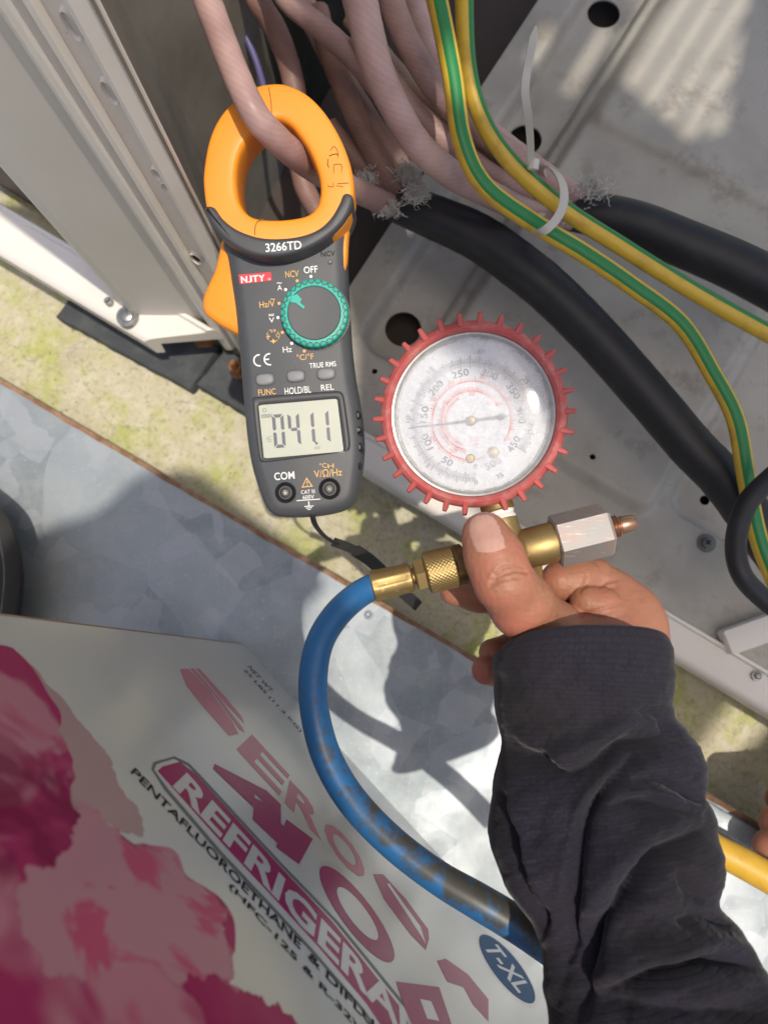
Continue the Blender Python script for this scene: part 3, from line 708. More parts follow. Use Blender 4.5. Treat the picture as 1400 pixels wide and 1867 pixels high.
def make_shade_panel():  # unseen panel added overhead, outlined to cast the shade on the tray
    z = 1.40; k = (z-.06)/SUN.z
    P = [W(a, b, .06) for a, b in ((40, 1010), (180, 935), (250, 875), (340, 850), (450, 930), (560, 1020), (592, 1070), (556, 1110), (545, 1200), (530, 1300), (0, 1320))]
    P = catmull([(p.x+SUN.x*k, p.y+SUN.y*k) for p in P], 4, True)
    obj('shade_panel', solid('shade_panel', Frame((0, 0, z), (1, 0, 0), (0, 1, 0)), P, [(0, 0), (0, .006)], M['paint'], smooth=False), unit)
make_shade_panel()

# rubber pads
def pad(name, pts, label):
    P = [tuple(W(px, py, .012))[:2] for px, py in pts]; P = resample(np.array(P), 60, True)
    P = P + rng.normal(0, .0004, P.shape)
    obj(name, solid(name, FLAT, P, [(0, -.001), (0, .010), (.0012, .012)], M['rubber_pad']), None, label, 'rubber pad', 'rubber pads under the casing')
pad('rubber_pad', [(101, 577), (348, 712), (402, 628), (160, 492)], 'long dark grey rubber pad under the casing rail, left of the clamp meter')
pad('rubber_pad', [(356, 700), (520, 800), (580, 720), (412, 634)], 'dark rubber pad partly hidden behind the clamp meter')

# ------------------------------------------------------------------ galvanised tray
ZG = 0.060
g0, g1 = W(0, 695, ZG), W(880, 1212, ZG)
GD = (g1-g0).normalized(); GT = Vector((GD.y, -GD.x, 0))
GF = Frame(W(440, 953, ZG), GD, -GT); 
tray = thing('cable_tray', W(500, 1100, 0.0), 'wide galvanised steel cable tray with rusty edge crossing the concrete', 'cable tray')
def tray_mesh():
    prof = [(0, -.058), (0, -.0012), (-.0004, 0), (-.45, 0), (-.45, -.058), (-.4488, -.058), (-.4488, -.0018), (-.0012, -.0018), (-.0012, -.058)]
    vs, fs = [], []; m = len(prof); ss = np.linspace(-1.2, 1.2, 2)
    for s in ss:
        for t, n in prof: vs.append(GF.p(s, t, n))
    for i in range(m):
        j = (i+1) % m; fs.append((i, m+i, m+j, j))
    fs.append(tuple(range(m))); fs.append(tuple(range(2*m-1, m-1, -1)))
    return mesh('tray_cover', vs, fs, M['galv'], True, 30)
obj('tray_cover', tray_mesh(), tray)
def edge_strip():
    vs, fs = [], []; n = 160
    for i in range(n+1):
        s = -.55 + 1.1*i/n; wv = .0012 + .0009*abs(math.sin(i*.7)*math.sin(i*.23+1))
        vs += [GF.p(s, .0022, -.001), GF.p(s, .0022, .0006), GF.p(s, -wv, .0006), GF.p(s, -wv, -.001)]
        if i:
            a, b = (i-1)*4, i*4
            for k in range(4): fs.append((a+k, b+k, b+(k+1) % 4, a+(k+1) % 4))
    fs += [(0, 1, 2, 3), (n*4+3, n*4+2, n*4+1, n*4)]
    return mesh('rusty_edge', vs, fs, M['rust'], True, 40)
obj('rusty_edge', edge_strip(), tray, 'brown rusty edge')
# raised lip further right
u0 = GF.uv(1180, 1400)[0]
obj('raised_lip', boxmesh('raised_lip', GF, u0, 1.0, -.017, -.003, .0, .006, M['galv'], .0015), tray)
c = W(672, 1121, ZG); obj('rivet', lathe('rivet', c, (0, 0, 1), [(-.001, .0036), (.0008, .0034), (.0014, .0020), (.0008, .0014), (.0006, .0008)], M['galv'], 24), tray)

# ------------------------------------------------------------------ cardboard box of refrigerant
A3, B3 = W(445, 1175, ZG), W(992, 1767, ZG)
BX = Frame(A3, B3-A3, (0, 0, -1))       # letters stand on their heads: 'up' of the print points down
assert BX.n.dot(Vector((1, 1, 0))) > 0
carton = thing('carton', A3 + (B3-A3)*.5 - BX.n*.12, 'glossy silver and magenta printed refrigerant carton standing upside down on the tray', 'carton')
BH, BL, BD = .46, .62, .26
_q = BX.uv(0, 1122); SK = _q[0]/-_q[1]      # the carton leans: its left edge is not quite upright
def carton_panels():
    n = 60; m = 40
    def bulge(u, v): return 0.0
    vs, fs = [], []
    for j in range(m+1):
        for i in range(n+1):
            v = BH*j/m; u = SK*v + (BL-SK*v)*i/n; vs.append(BX.p(u, -v, 0))
    for j in range(m):
        for i in range(n):
            a = j*(n+1)+i; fs.append((a+n+1, a+n+2, a+1, a))
    obj('front_panel', mesh('front_panel', vs, fs, M['box_side']), carton)
    p = lambda u, v, d: BX.p(u + (SK*v if u == 0 else 0), -v, -d)
    e = .0015
    for nm, q in (('end_panel', [p(0, 0, e), p(0, BH, e), p(0, BH, BD), p(0, 0, BD)]), ('end_panel', [p(BL, 0, BD), p(BL, BH, BD), p(BL, BH, e), p(BL, 0, e)]),
                  ('back_panel', [p(0, 0, BD), p(0, BH, BD), p(BL, BH, BD), p(BL, 0, BD)]), ('lid_flap', [p(0, BH, e), p(BL, BH, e), p(BL, BH, BD), p(0, BH, BD)]), ('base_flap', [p(0, .001, BD), p(BL, .001, BD), p(BL, .001, e), p(0, .001, e)])):
        c_ = sum(q, Vector())/4; nn = (q[1]-q[0]).cross(q[2]-q[0]).normalized()
        vs = [v for v in q] + [v - nn*.003*(1) for v in q]
        obj(nm, mesh(nm, vs, [(0, 1, 2, 3), (7, 6, 5, 4), (0, 4, 5, 1), (1, 5, 6, 2), (2, 6, 7, 3), (3, 7, 4, 0)], M['brown_board'], False), carton)
carton_panels()
n1, n2, n3 = .00010, .00017, .00021
fl = lambda pts, mt, n=n1, spl=0, nm='print': flat_px(nm, BX, pts, M[mt], carton, n, spl, jit=.0009 if nm == 'floral_print' else 0)
# floral print, back to front
fl([(-250, 1100), (20, 1190), (90, 1250), (150, 1330), (195, 1370), (212, 1430), (255, 1480), (262, 1525), (190, 1500), (120, 1470), (-250, 1500)], 'floral_faint', n1-.00004, 5, 'floral_print')
fl([(-300, 1120), (0, 1180), (30, 1190), (60, 1225), (85, 1262), (108, 1300), (100, 1325), (120, 1355), (138, 1400), (142, 1450), (148, 1478), (195, 1495), (240, 1530), (300, 1548), (322, 1560), (330, 1590), (370, 1620), (408, 1655), (418, 1690), (414, 1770), (420, 1800), (480, 1830), (560, 1900), (700, 2300), (-300, 2300)], 'floral', n1, 4, 'floral_print')
fl([(150, 1462), (200, 1500), (240, 1535), (300, 1550), (322, 1562), (330, 1592), (370, 1622), (405, 1658), (412, 1690), (412, 1775), (340, 1790), (280, 1760), (200, 1770), (120, 1800), (60, 1740), (40, 1670), (70, 1580), (120, 1560)], 'floral_pale', n2, 4, 'floral_print')
fl([(340, 1790), (380, 1778), (420, 1800), (470, 1812), (560, 1880), (640, 2000), (420, 2000), (360, 1850)], 'magenta', n3, 4, 'floral_print')
# magenta bar with REFRIGERANT and its outline
fl([(276, 1402), (280, 1390), (318, 1379), (345, 1392), (372, 1420), (507, 1567), (614, 1678), (726, 1816), (900, 2030), (790, 2030), (657, 1840), (571, 1740), (486, 1648), (400, 1558), (300, 1440)], 'grey_line', n1, 0, 'outline_print')
fl([(281, 1404), (285, 1394), (317, 1384), (342, 1397), (368, 1424), (503, 1571), (610, 1682), (722, 1820), (894, 2030), (796, 2030), (660, 1836), (574, 1736), (489, 1643), (404, 1553), (306, 1438)], 'silver_print', n1+.00002, 0, 'outline_print')
fl([(287, 1406), (296, 1398), (328, 1389), (356, 1411), (500, 1569), (606, 1681), (716, 1820), (882, 2030), (800, 2030), (667, 1830), (581, 1728), (497, 1636), (412, 1546), (312, 1434)], 'magenta', n1+.00004, 0, 'bar_print')
text_line(BX, 'REFRIGERANT', (328, 1421), (842, 1978), (341, 1409), M['silver_print'], carton, n2, .03)
text_line(BX, '& DIFLUORO', (562, 1740), (760, 1955), (566, 1736), M['blk_print'], carton, n2, .02)
text_line(BX, 'PENTAFLUOROETHANE', (242, 1404), (548, 1724), (247, 1400), M['blk_print'], carton, n2, .02)
text_line(BX, '(HFC-125 & R-32)', (418, 1614), (650, 1872), (422, 1610), M['blk_print'], carton, n2, .02)
text_line(BX, 'NET WT.', (454, 1215), (498, 1263), (456.5, 1213), M['blk_print'], carton, n1, .006)
text_line(BX, '25 LBS (11.3 KG)', (445, 1221), (549, 1334), (447.5, 1219), M['blk_print'], carton, n1, .006)
# big figures 410A
text_line(BX, '4', (392, 1388), (530, 1520), (411, 1370), M['magenta'], carton, n2, .05, name='figure_print')
fl([(522, 1494), (570, 1530), (545, 1576), (503, 1545)], 'magenta', n3, 0, 'figure_print')
def oval(c, a, b, k, nn, mt, nm):
    c_, a_, b_ = np.array(BX.uv(*c)), np.array(BX.uv(*a)), np.array(BX.uv(*b)); ea, eb = a_-c_, b_-c_
    vs = [BX.p(*(c_ + k*(ea*math.cos(t) + eb*math.sin(t))), nn) for t in np.linspace(0, 2*math.pi, 41)[:-1]]
    v0 = (Vector(vs[1])-Vector(vs[0])).cross(Vector(vs[2])-Vector(vs[0]))
    if v0.dot(BX.n) < 0: vs = vs[::-1]
    return obj(nm, mesh(nm, vs, [tuple(range(40))], M[mt], False), carton)
oval((650, 1663), (716, 1752), (672, 1648), 1.0, n2, 'magenta', 'figure_print'); oval((651, 1665), (716, 1752), (672, 1648), .56, n3, 'silver_print', 'figure_print')
fl([(722, 1790), (800, 1800), (830, 1890), (840, 2000), (800, 1960), (790, 1900), (750, 1880)], 'magenta', n2, 0, 'figure_print'); fl([(765, 1822), (785, 1826), (800, 1862), (778, 1858)], 'silver_print', n3, 0, 'figure_print')
# striped trade name above it
def stripes(pts, mt):
    fl(pts, mt, n1, 0, 'letter_print')
stripes([(328, 1220), (343, 1219), (385, 1262), (425, 1318), (435, 1338), (418, 1342), (372, 1290), (340, 1250)], 'pinkprint')
stripes([(346, 1219), (354, 1219), (404, 1278), (442, 1326), (446, 1336), (436, 1330), (390, 1266)], 'pinkprint')
stripes([(357, 1219), (364, 1219), (412, 1272), (440, 1306), (446, 1320), (408, 1280)], 'pinkprint')
text_line(BX, 'E', (446, 1352), (520, 1432), (462, 1342), M['pinkprint'], carton, n1, .03)
text_line(BX, 'R', (524, 1442), (588, 1508), (540, 1434), M['pinkprint'], carton, n1, .03)
text_line(BX, 'O', (592, 1514), (664, 1584), (608, 1504), M['pinkprint'], carton, n1, .03)
stripes([(680, 1594), (698, 1594), (740, 1640), (780, 1694), (782, 1712), (776, 1732), (748, 1704), (700, 1640)], 'magenta')
fl([(705, 1612), (709, 1611), (766, 1690), (776, 1722), (770, 1712), (742, 1668)], 'silver_print', n2, 0, 'letter_print')
stripes([(796, 1752), (812, 1748), (852, 1776), (890, 1822), (890, 1862), (862, 1832), (845, 1800), (815, 1790)], 'magenta')
oval((924, 1764), (972, 1828), (944, 1754), 1.0, n1, 'blue_print', 'emblem')
oval((924, 1764), (972, 1828), (944, 1754), 1.09, n1-.00004, 'silver_print', 'emblem')
text_line(BX, 'T-XL', (892, 1722), (958, 1808), (903, 1718), M['wht'], carton, n2, .02)

# ------------------------------------------------------------------ bag at the left edge
def make_bag():
    bag = thing('zip_bag', W(-80, 1040, ZG), 'black zippered bag at the left edge beside the carton', 'bag')
    out = catmull([(-140, 830), (-70, 868), (-5, 920), (22, 962), (36, 1030), (34, 1090), (22, 1150), (-30, 1260), (-120, 1300), (-200, 1200), (-210, 950)], 10, True)
    zz = ZG + .05
    O = np.array([tuple(W(a, b, zz))[:2] for a, b in out]); fr = Frame((0, 0, ZG), (1, 0, 0), (0, 1, 0))
    O = resample(O, 120, True)
    obj('bag_body', solid('bag_body', fr, O, [(.030, .0), (.022, .008), (.010, .025), (.002, .044), (0, .050), (.004, .0535), (.013, .0545)], M['bag']), bag)
    A = 0.5*np.sum(O[:, 0]*np.roll(O[:, 1], -1) - np.roll(O[:, 0], -1)*O[:, 1]); OO = O if A > 0 else O[::-1]
    T = np.roll(OO, -1, 0)-np.roll(OO, 1, 0); T /= np.linalg.norm(T, axis=1)[:, None]; Nn = np.stack([-T[:, 1], T[:, 0]], 1)
    obj('top_panel', solid('top_panel', fr, OO+Nn*.014, [(0, .053), (.002, .0565), (.006, .0575)], M['bag_grey']), bag)
    R = resample(OO+Nn*.009, 380, True); vs, fs = [], []
    for q in R:
        t = fr.p(q[0], q[1], .0537); b = len(vs); r = .0007
        for dx, dy, dz in ((-r, -r, 0), (r, -r, 0), (r, r, 0), (-r, r, 0), (0, 0, .0012)): vs.append(t+Vector((dx, dy, dz)))
        fs += [(b, b+1, b+4), (b+1, b+2, b+4), (b+2, b+3, b+4), (b+3, b, b+4)]
    obj('zip_teeth', mesh('zip_teeth', vs, fs, M['steel'], False), bag, kind='stuff')
make_bag()

# ------------------------------------------------------------------ wires and cables
def wire(name, pts, mt, label, cat='wire', group=None, **k):
    return obj(name, pxtube(name, pts, mt, **k), None, label, cat, group)
g = 'pink sheathed wires of the supply cable'
wire('pink_wire', [(352, -60, .285, 62), (378, 0, .292, 60), (424, 120, .298, 58), (463, 205, .303, 57), (500, 249, .314, 56), (545, 288, .338, 54), (600, 324, .378, 51), (655, 350, .42, 47), (705, 372, .455, 44)], M['pink'], 'pink wire passing through the orange clamp jaw', group=g, n=28, wobble=.018)
wire('pink_wire', [(440, -60, .40, 52), (470, 0, .41, 50), (505, 60, .43, 48), (530, 130, .45, 46), (542, 200, .46, 45), (552, 330, .48, 42), (600, 420, .50, 38)], M['pink_brown'], 'brownish pink wire running behind the top of the orange jaw', group=g, wobble=.022)
wire('violet_wire', [(425, -50, .43, 16), (440, 40, .44, 15), (470, 120, .45, 14), (498, 220, .46, 14), (540, 330, .49, 13)], M['violet'], 'thin violet wire beside the brownish pink wire', group=g, wobble=.022)
wire('pink_wire', [(480, -70, .38, 48), (525, 0, .39, 47), (590, 55, .40, 46), (650, 112, .42, 46), (715, 190, .44, 45), (790, 262, .45, 43), (860, 315, .46, 41), (960, 375, .475, 39), (1050, 400, .48, 36)], M['pink'], 'pink wire curving beneath the thick pale pink wire', group=g, wobble=.022)
wire('pink_wire', [(640, -60, .335, 76), (656, 0, .34, 73), (683, 109, .355, 66), (711, 179, .37, 62), (759, 261, .39, 58), (819, 315, .41, 55), (879, 347, .43, 52), (960, 385, .455, 46), (1040, 400, .47, 40)], M['pink_pale'], 'thick pale pink wire in front of the bundle', group=g, n=28, wobble=.018)
wire('pink_wire', [(690, -60, .40, 56), (712, 0, .405, 54), (745, 80, .41, 52), (800, 170, .42, 50), (870, 235, .435, 47), (950, 295, .45, 44), (1020, 345, .465, 42), (1065, 375, .475, 38)], M['pink'], 'pink wire behind the two striped wires', group=g, wobble=.022)
wire('pink_wire', [(580, 20, .45, 46), (597, 85, .45, 46), (622, 150, .45, 46), (655, 225, .452, 46), (695, 300, .458, 45), (735, 350, .465, 43), (765, 385, .47, 38)], M['pink_brown'], 'dusky pink wire dropping into the frayed cable end', group=g, wobble=.022)
wire('pink_wire', [(640, 30, .43, 44), (720, 130, .44, 43), (800, 205, .45, 42), (880, 265, .46, 40), (970, 320, .47, 40), (1045, 360, .475, 38)], M['pink_tan'], 'tan coloured wire lying under the pink bundle', group=g, wobble=.022)
wire('pink_wire', [(600, 230, .46, 40), (650, 290, .465, 40), (700, 340, .47, 38), (760, 385, .475, 36)], M['pink_brown'], 'short dark pink wire right of the jaw', group=g, wobble=.022)
wire('pink_wire', [(650, 60, .405, 50), (730, 175, .425, 48), (800, 245, .44, 46), (880, 310, .45, 44), (960, 355, .463, 41), (1045, 392, .477, 38)], M['pink'], 'pink wire between the pale wire and the tan wire', group=g, wobble=.022)
wire('pink_wire', [(530, -60, .455, 48), (566, 30, .455, 47), (612, 120, .46, 46), (668, 212, .465, 45), (728, 300, .47, 43), (772, 372, .475, 40)], M['pink'], 'pink wire filling the gap between the jaw top and the pale wire', group=g, wobble=.022)
wire('pink_wire', [(742, -50, .445, 48), (768, 50, .445, 47), (808, 145, .45, 46), (872, 222, .455, 44), (950, 285, .465, 42), (1040, 350, .475, 38)], M['pink_pale'], 'pale pink wire running close beside the two striped wires', group=g, wobble=.022)
gg = 'green and yellow striped earth wires'
wire('striped_wire', [(785, -50, .355, 45), (797, 0, .36, 44), (824, 136, .37, 42), (842, 255, .38, 40), (882, 338, .39, 38), (966, 402, .405, 37), (1063, 461, .415, 36), (1150, 520, .425, 35), (1240, 590, .435, 34), (1297, 680, .44, 33), (1339, 762, .445, 33), (1358, 860, .45, 33), (1372, 940, .46, 32), (1388, 1000, .465, 32), (1420, 1080, .47, 32)], stripe_mat('green_yellow_stripe', .10), 'green and yellow striped wire curving down to the black loop', group=gg, n=32)
wire('striped_wire', [(850, -50, .37, 40), (846, 0, .375, 39), (852, 120, .385, 37), (876, 212, .395, 36), (928, 293, .405, 35), (1020, 376, .415, 35), (1129, 447, .425, 34), (1237, 515, .435, 33), (1308, 557, .44, 33), (1400, 608, .445, 33), (1460, 640, .45, 33)], stripe_mat('yellow_green_stripe', .26), 'green and yellow striped wire leaving straight to the right edge', group=gg, n=32)
k1 = thing('black_cable', W(1150, 700, ZP), 'thick black rubber cable crossing diagonally behind the gauge', 'cable', 'thick black rubber cables')
obj('sheath', pxtube('sheath', [(728, 372, .470, 74), (780, 392, .468, 82), (870, 432, .466, 88), (950, 488, .466, 89), (1012, 540, .468, 88), (1093, 622, .470, 86), (1187, 729, .472, 84), (1260, 815, .474, 82), (1318, 875, .476, 81), (1380, 960, .480, 80), (1450, 1060, .485, 80)], M['black_rubber'], n=32, wobble=.008), k1)
k2 = thing('black_cable', W(1300, 450, ZP), 'thick black cable leading to the right edge beyond the tie', 'cable', 'thick black rubber cables')
obj('sheath', pxtube('sheath', [(1035, 388, .478, 66), (1085, 392, .476, 80), (1160, 410, .472, 86), (1250, 446, .470, 88), (1330, 480, .470, 90), (1400, 515, .470, 92), (1480, 560, .47, 92)], M['black_rubber'], n=32), k2)
wire('black_cable', [(1460, 830, .42, 40), (1405, 872, .42, 39), (1360, 920, .42, 38), (1341, 985, .42, 37), (1348, 1040, .42, 37), (1378, 1080, .425, 37), (1440, 1130, .43, 37)], M['black_rubber'], 'thin black cable looping in from the right edge', 'cable')
def fray(parent, px, py, d, n, spread, ang, length):
    vs, fs = [], []
    for i in range(n*4):
        a = ang + random.gauss(0, .7); p = WD(px+random.gauss(0, spread), py+random.gauss(0, spread*.8), d - random.random()*.012)
        dr = Vector((math.cos(a), math.sin(a), random.uniform(-.2, .9))).normalized(); L = length*random.uniform(.3, .8); side = dr.cross(Vector((0, 0, 1))).normalized()*random.uniform(.00015, .00050)
        b = len(vs); q = p
        for s in range(4):
            vs += [q-side*(1-s*.2), q+side*(1-s*.2), q+Vector((0, 0, .0005))]; q = q + dr*(L/3); dr = (dr + Vector((random.gauss(0, .6), random.gauss(0, .6), random.gauss(0, .5)))).normalized()
            if s:
                o = b+(s-1)*3
                for k in range(3): fs.append((o+k, o+(k+1) % 3, o+3+(k+1) % 3, o+3+k))
    obj('frayed_fibre', mesh('frayed_fibre', vs, fs, M['fibre'], True), parent, kind='stuff')
fray(k1, 745, 318, .455, 90, 10, 1.5, .011); fray(k1, 757, 352, .446, 80, 10, -.6, .010); fray(k1, 708, 378, .452, 80, 9, -1.8, .008); fray(k1, 672, 328, .45, 40, 10, 2.2, .006)
fray(k2, 1078, 345, .452, 60, 14, .5, .010); fray(k2, 1030, 385, .455, 40, 12, -2.0, .008)

# cable tie
tie = thing('cable_tie', W(1000, 350, ZP), 'pale nylon cable tie with a long upright tail around the wire bundle', 'cable tie')
def strap_mesh(name, pts, wid, th, mt, up):
    """flat strap: pts world, width vector direction up"""
    P = [Vector(p) for p in pts]; vs, fs = [], []; m = len(P)
    for i in range(m):
        t = (P[min(i+1, m-1)]-P[max(i-1, 0)]).normalized(); u = Vector(up); u = (u - t*u.dot(t)).normalized(); nn = t.cross(u)
        wv = wid[i] if not np.isscalar(wid) else wid
        for a, b in ((-1, -1), (1, -1), (1, 1), (-1, 1)): vs.append(P[i]+u*(a*wv/2)+nn*(b*th/2))
        if i:
            o, q = (i-1)*4, i*4
            for k in range(4): fs.append((o+k, o+(k+1) % 4, q+(k+1) % 4, q+k))
    fs += [(3, 2, 1, 0), (m*4-4, m*4-3, m*4-2, m*4-1)]
    return mesh(name, vs, fs, mt, True, 40)
loop = catmull([(985, 305, .44), (1010, 312, .41), (1026, 340, .395), (1026, 375, .388), (1010, 405, .388), (985, 424, .395), (972, 418, .42), (985, 395, .45), (1000, 350, .465)], 6, True)
lp = [WD(*q) for q in loop]; obj('loop', strap_mesh('loop', lp + [lp[0]], .0048, .0012, M['zip'], (.75, -.45, .1)), tie)
tl = catmull([(968, 298, .40), (966, 250, .375), (962, 205, .35), (957, 165, .335), (962, 120, .325), (970, 80, .315), (976, 48, .308)], 6)
obj('tail', strap_mesh('tail', [WD(*q) for q in tl], [.0040 if i < len(tl)-4 else .0040*(len(tl)-i)/5+.0004 for i in range(len(tl))], .0011, M['zip'], (1, .15, .25)), tie)
obj('head', lathe('head', WD(972, 300, .40), (.1, 1, .4), [(-.003, .0028), (-.0026, .0034), (.0026, .0034), (.003, .0028)], M['zip'], 8), tie)

# ------------------------------------------------------------------ clamp meter
mO = W(545, 700, .262)
MF = Frame(mO, W(640, 691, .262)-W(440, 708, .262), W(522, 300, .284)-W(562, 930, .246))
MF.x = (MF.x - MF.y*0).normalized()
meter = thing('clamp_meter', W(550, 760, .215), 'orange and charcoal digital clamp meter hooked on a pink wire', 'clamp meter')
def muv(pts, n=0.0): return [MF.uv(a, b, n) for a, b in pts]
z1 = lambda pts: [(340 + a*.25714, 120 + b*.25714) for a, b in pts]      # from zoomed view
# jaw
jo = z1([(580, 118), (700, 122), (850, 190), (980, 320), (1090, 500), (1160, 680), (1188, 850), (1170, 1010), (1090, 1150), (940, 1240), (660, 1275), (400, 1240), (240, 1150), (150, 1050), (118, 880), (116, 740), (150, 540), (210, 390), (300, 270), (400, 190), (490, 138)])
ji = z1([(640, 382), (720, 412), (795, 490), (862, 590), (910, 700), (938, 800), (945, 900), (922, 990), (860, 1050), (760, 1076), (640, 1086), (520, 1080), (440, 1050), (385, 980), (360, 880), (356, 750), (382, 620), (440, 520), (530, 430)])
JT = .012      # jaw top above the case plane
def polar(pts, n, c=(600, 760)):
    """resample closed loop by angle about c (zoom coords)"""
    P = catmull(muv(pts, JT), 14, True); cc = np.array(muv(z1([c]), JT)[0]); d = P-cc; a = np.arctan2(d[:, 1], d[:, 0]); r = np.hypot(d[:, 0], d[:, 1]); o = np.argsort(a); a, r = a[o], r[o]
    t = np.linspace(-math.pi, math.pi, n, endpoint=False); rr = np.interp(t, np.r_[a-2*math.pi, a, a+2*math.pi], np.r_[r, r, r]); return cc + np.stack([rr*np.cos(t), rr*np.sin(t)], 1)
jo_, ji_ = polar(jo, 144), polar(ji, 144)
jp = [(0, -.004), (0, .0075), (.012, .0098), (.045, .0115), (.09, .01205), (.14, .0122), (.3, .0123), (.5, .0124), (.7, .0123), (.85, .0122), (.91, .01195), (.96, .0110), (.99, .0095), (1, .007), (1, -.008), (.92, -.012), (.1, -.012), (.02, -.009)]
obj('jaw', ring_solid('jaw', MF, jo_, ji_, jp, M['orange']), meter)
def strip_px(name, pts, wpx, mt, n, parent, spl=4):
    P = catmull([MF.uv(a, b, n) for a, b in pts], spl); s = MF.sc(*pts[0]); vs, fs = [], []
    for i in range(len(P)):
        t = P[min(i+1, len(P)-1)]-P[max(i-1, 0)]; t /= np.linalg.norm(t); nn = np.array([-t[1], t[0]])*wpx*s/2
        vs += [MF.p(*(P[i]+nn), n), MF.p(*(P[i]-nn), n)]
        if i: fs.append((2*i-2, 2*i-1, 2*i+1, 2*i))
    return obj(name, mesh(name, vs, fs, mt, False), parent)
strip_px('seam', z1([(583, 150), (590, 190), (600, 260), (604, 330)]), 1.6, M['orange_seam'], .01255, meter)
strip_px('seam', z1([(545, 1088), (505, 1105), (487, 1145), (486, 1200)]), 1.8, M['orange_seam'], .01255, meter)
# moulded arrow and text on the jaw
for pts in ([(1010, 640), (1050, 625), (1080, 628)], [(1005, 660), (1000, 700), (1012, 720)], [(1020, 600), (1045, 570), (1070, 600), (1075, 650)], [(1045, 700), (1100, 700), (1098, 760)], [(1045, 700), (1045, 760)], [(1000, 850), (1040, 858), (1040, 830)], [(1060, 850), (1110, 855)], [(1070, 835), (1150, 830)]):
    strip_px('moulded_mark', z1(pts), 1.3, M['blk_print'] if pts[0][0] < 1012 and pts[0][1] < 700 else M['orange_seam'], .01258, meter, 3)
# trigger
tr = catmull(muv([(405, 436), (398, 462), (391, 490), (380, 515), (370, 540), (369, 558), (374, 572), (390, 585), (415, 600), (440, 606), (470, 560), (450, 470), (425, 440)], -.008), 6, True)
obj('trigger', solid('trigger', MF, tr, [(.001, -.022), (0, -.020), (0, -.010), (.001, -.008), (.003, -.007)], M['orange']), meter)
tr2 = catmull(muv([(600, 440), (636, 395), (645, 350), (648, 372), (641, 400), (635, 430), (633, 470), (628, 500), (610, 500)], -.006), 5, True)
obj('fixed_jaw_base', solid('fixed_jaw_base', MF, tr2, [(0, -.012), (0, -.004), (.0008, -.003)], M['orange']), meter)
# case
body = catmull(muv([(403, 436), (410, 462), (417, 505), (425, 560), (431, 620), (436, 680), (441, 740), (447, 800), (455, 848), (466, 885), (477, 915), (488, 934), (508, 944), (555, 945), (600, 940), (632, 930), (650, 910), (657, 875), (662, 830), (661, 785), (655, 735), (646, 685), (639, 625), (635, 560), (632, 500), (630, 450), (632, 400), (600, 400), (560, 412), (500, 418), (440, 410)]), 8, True)
obj('case', solid('case', MF, body, [(.006, -.031), (.001, -.026), (0, -.018), (0, -.0075), (.0004, -.005), (.0014, -.0028), (.003, -.0011), (.0052, -.0003), (.007, 0)], M['meter_body']), meter)
# collar
co = z1([(125, 1020), (130, 1000), (160, 988), (200, 1005), (260, 1085), (360, 1158), (500, 1208), (640, 1220), (800, 1203), (930, 1155), (1020, 1075), (1080, 975), (1108, 910), (1140, 897), (1172, 912), (1180, 950), (1155, 1030), (1090, 1130), (960, 1240), (800, 1318), (640, 1352), (480, 1342), (340, 1280), (240, 1200), (170, 1110)])
cu = catmull(muv(co, .0142), 5, True)
obj('collar', solid('collar', MF, cu, [(0, -.016), (0, .0120), (.0003, .0132), (.0010, .0140), (.0020, .0142)], M['meter_collar'], 50), meter)
# dial
dc = MF.uv(573, 571, .006); ds = MF.sc(573, 571); r1, r2 = 61*ds, 48.5*ds
DF = Frame(MF.p(dc[0], dc[1], 0), MF.x, MF.y)
nd = 30*8
def drf(k, i, a, d, r):
    if k in (0, 1, 2): return r*(1 - .018*max(0, math.cos(a*30)))
    return r
dial = obj('rotary_dial', lathe('rotary_dial', DF.o, MF.n, [(-.001, r1), (.0048, r1), (.0062, r1*.985), (.0066, r1*.955), (.0066, r2*1.01), (.0060, r2)], M['teal'], nd, 40, MF.x, drf), meter)
obj('dial_face', lathe('dial_face', DF.o, MF.n, [(0, r2*.995), (.0062, r2*.99), (.0066, r2*.96), (.0064, r2*.5), (.0063, r2*.02)], M['meter_body'], 64, 40, MF.x), dial)
for i in range(30):
    a = 2*math.pi*(i+.5)/30; c = (r1*.955*math.cos(a), r1*.955*math.sin(a)); vs, fs = [], []; n = 10
    for k in range(n):
        b = math.pi*k/(n-1) + a + math.pi/2
        for rr in (.0017, .0012): vs.append(DF.p(c[0]+rr*math.cos(b), c[1]+rr*math.sin(b), .00668))
        if k: fs.append((2*k-2, 2*k-1, 2*k+1, 2*k))
    obj('grip_notch', mesh('grip_notch', vs, fs, M['meter_dark'], False), dial)
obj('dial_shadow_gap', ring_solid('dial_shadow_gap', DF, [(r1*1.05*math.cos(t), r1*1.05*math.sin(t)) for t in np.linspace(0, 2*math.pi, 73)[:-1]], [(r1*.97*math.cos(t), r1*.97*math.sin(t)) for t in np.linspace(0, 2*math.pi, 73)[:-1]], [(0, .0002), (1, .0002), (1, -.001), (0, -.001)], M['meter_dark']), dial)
pc = MF.uv(541, 548, .007)
def pointer():
    u, v = pc; q = [(-.0022, .0022), (.0004, .0032), (.0026, .0004), (.0016, -.0012), (.0038, -.0034), (.0030, -.0044), (-.0004, -.0012), (-.0032, -.0004)]
    return solid('pointer', MF, [(u+a, v+b) for a, b in q], [(0, .006), (0, .0071)], M['teal'], smooth=False)
obj('pointer', pointer(), dial)
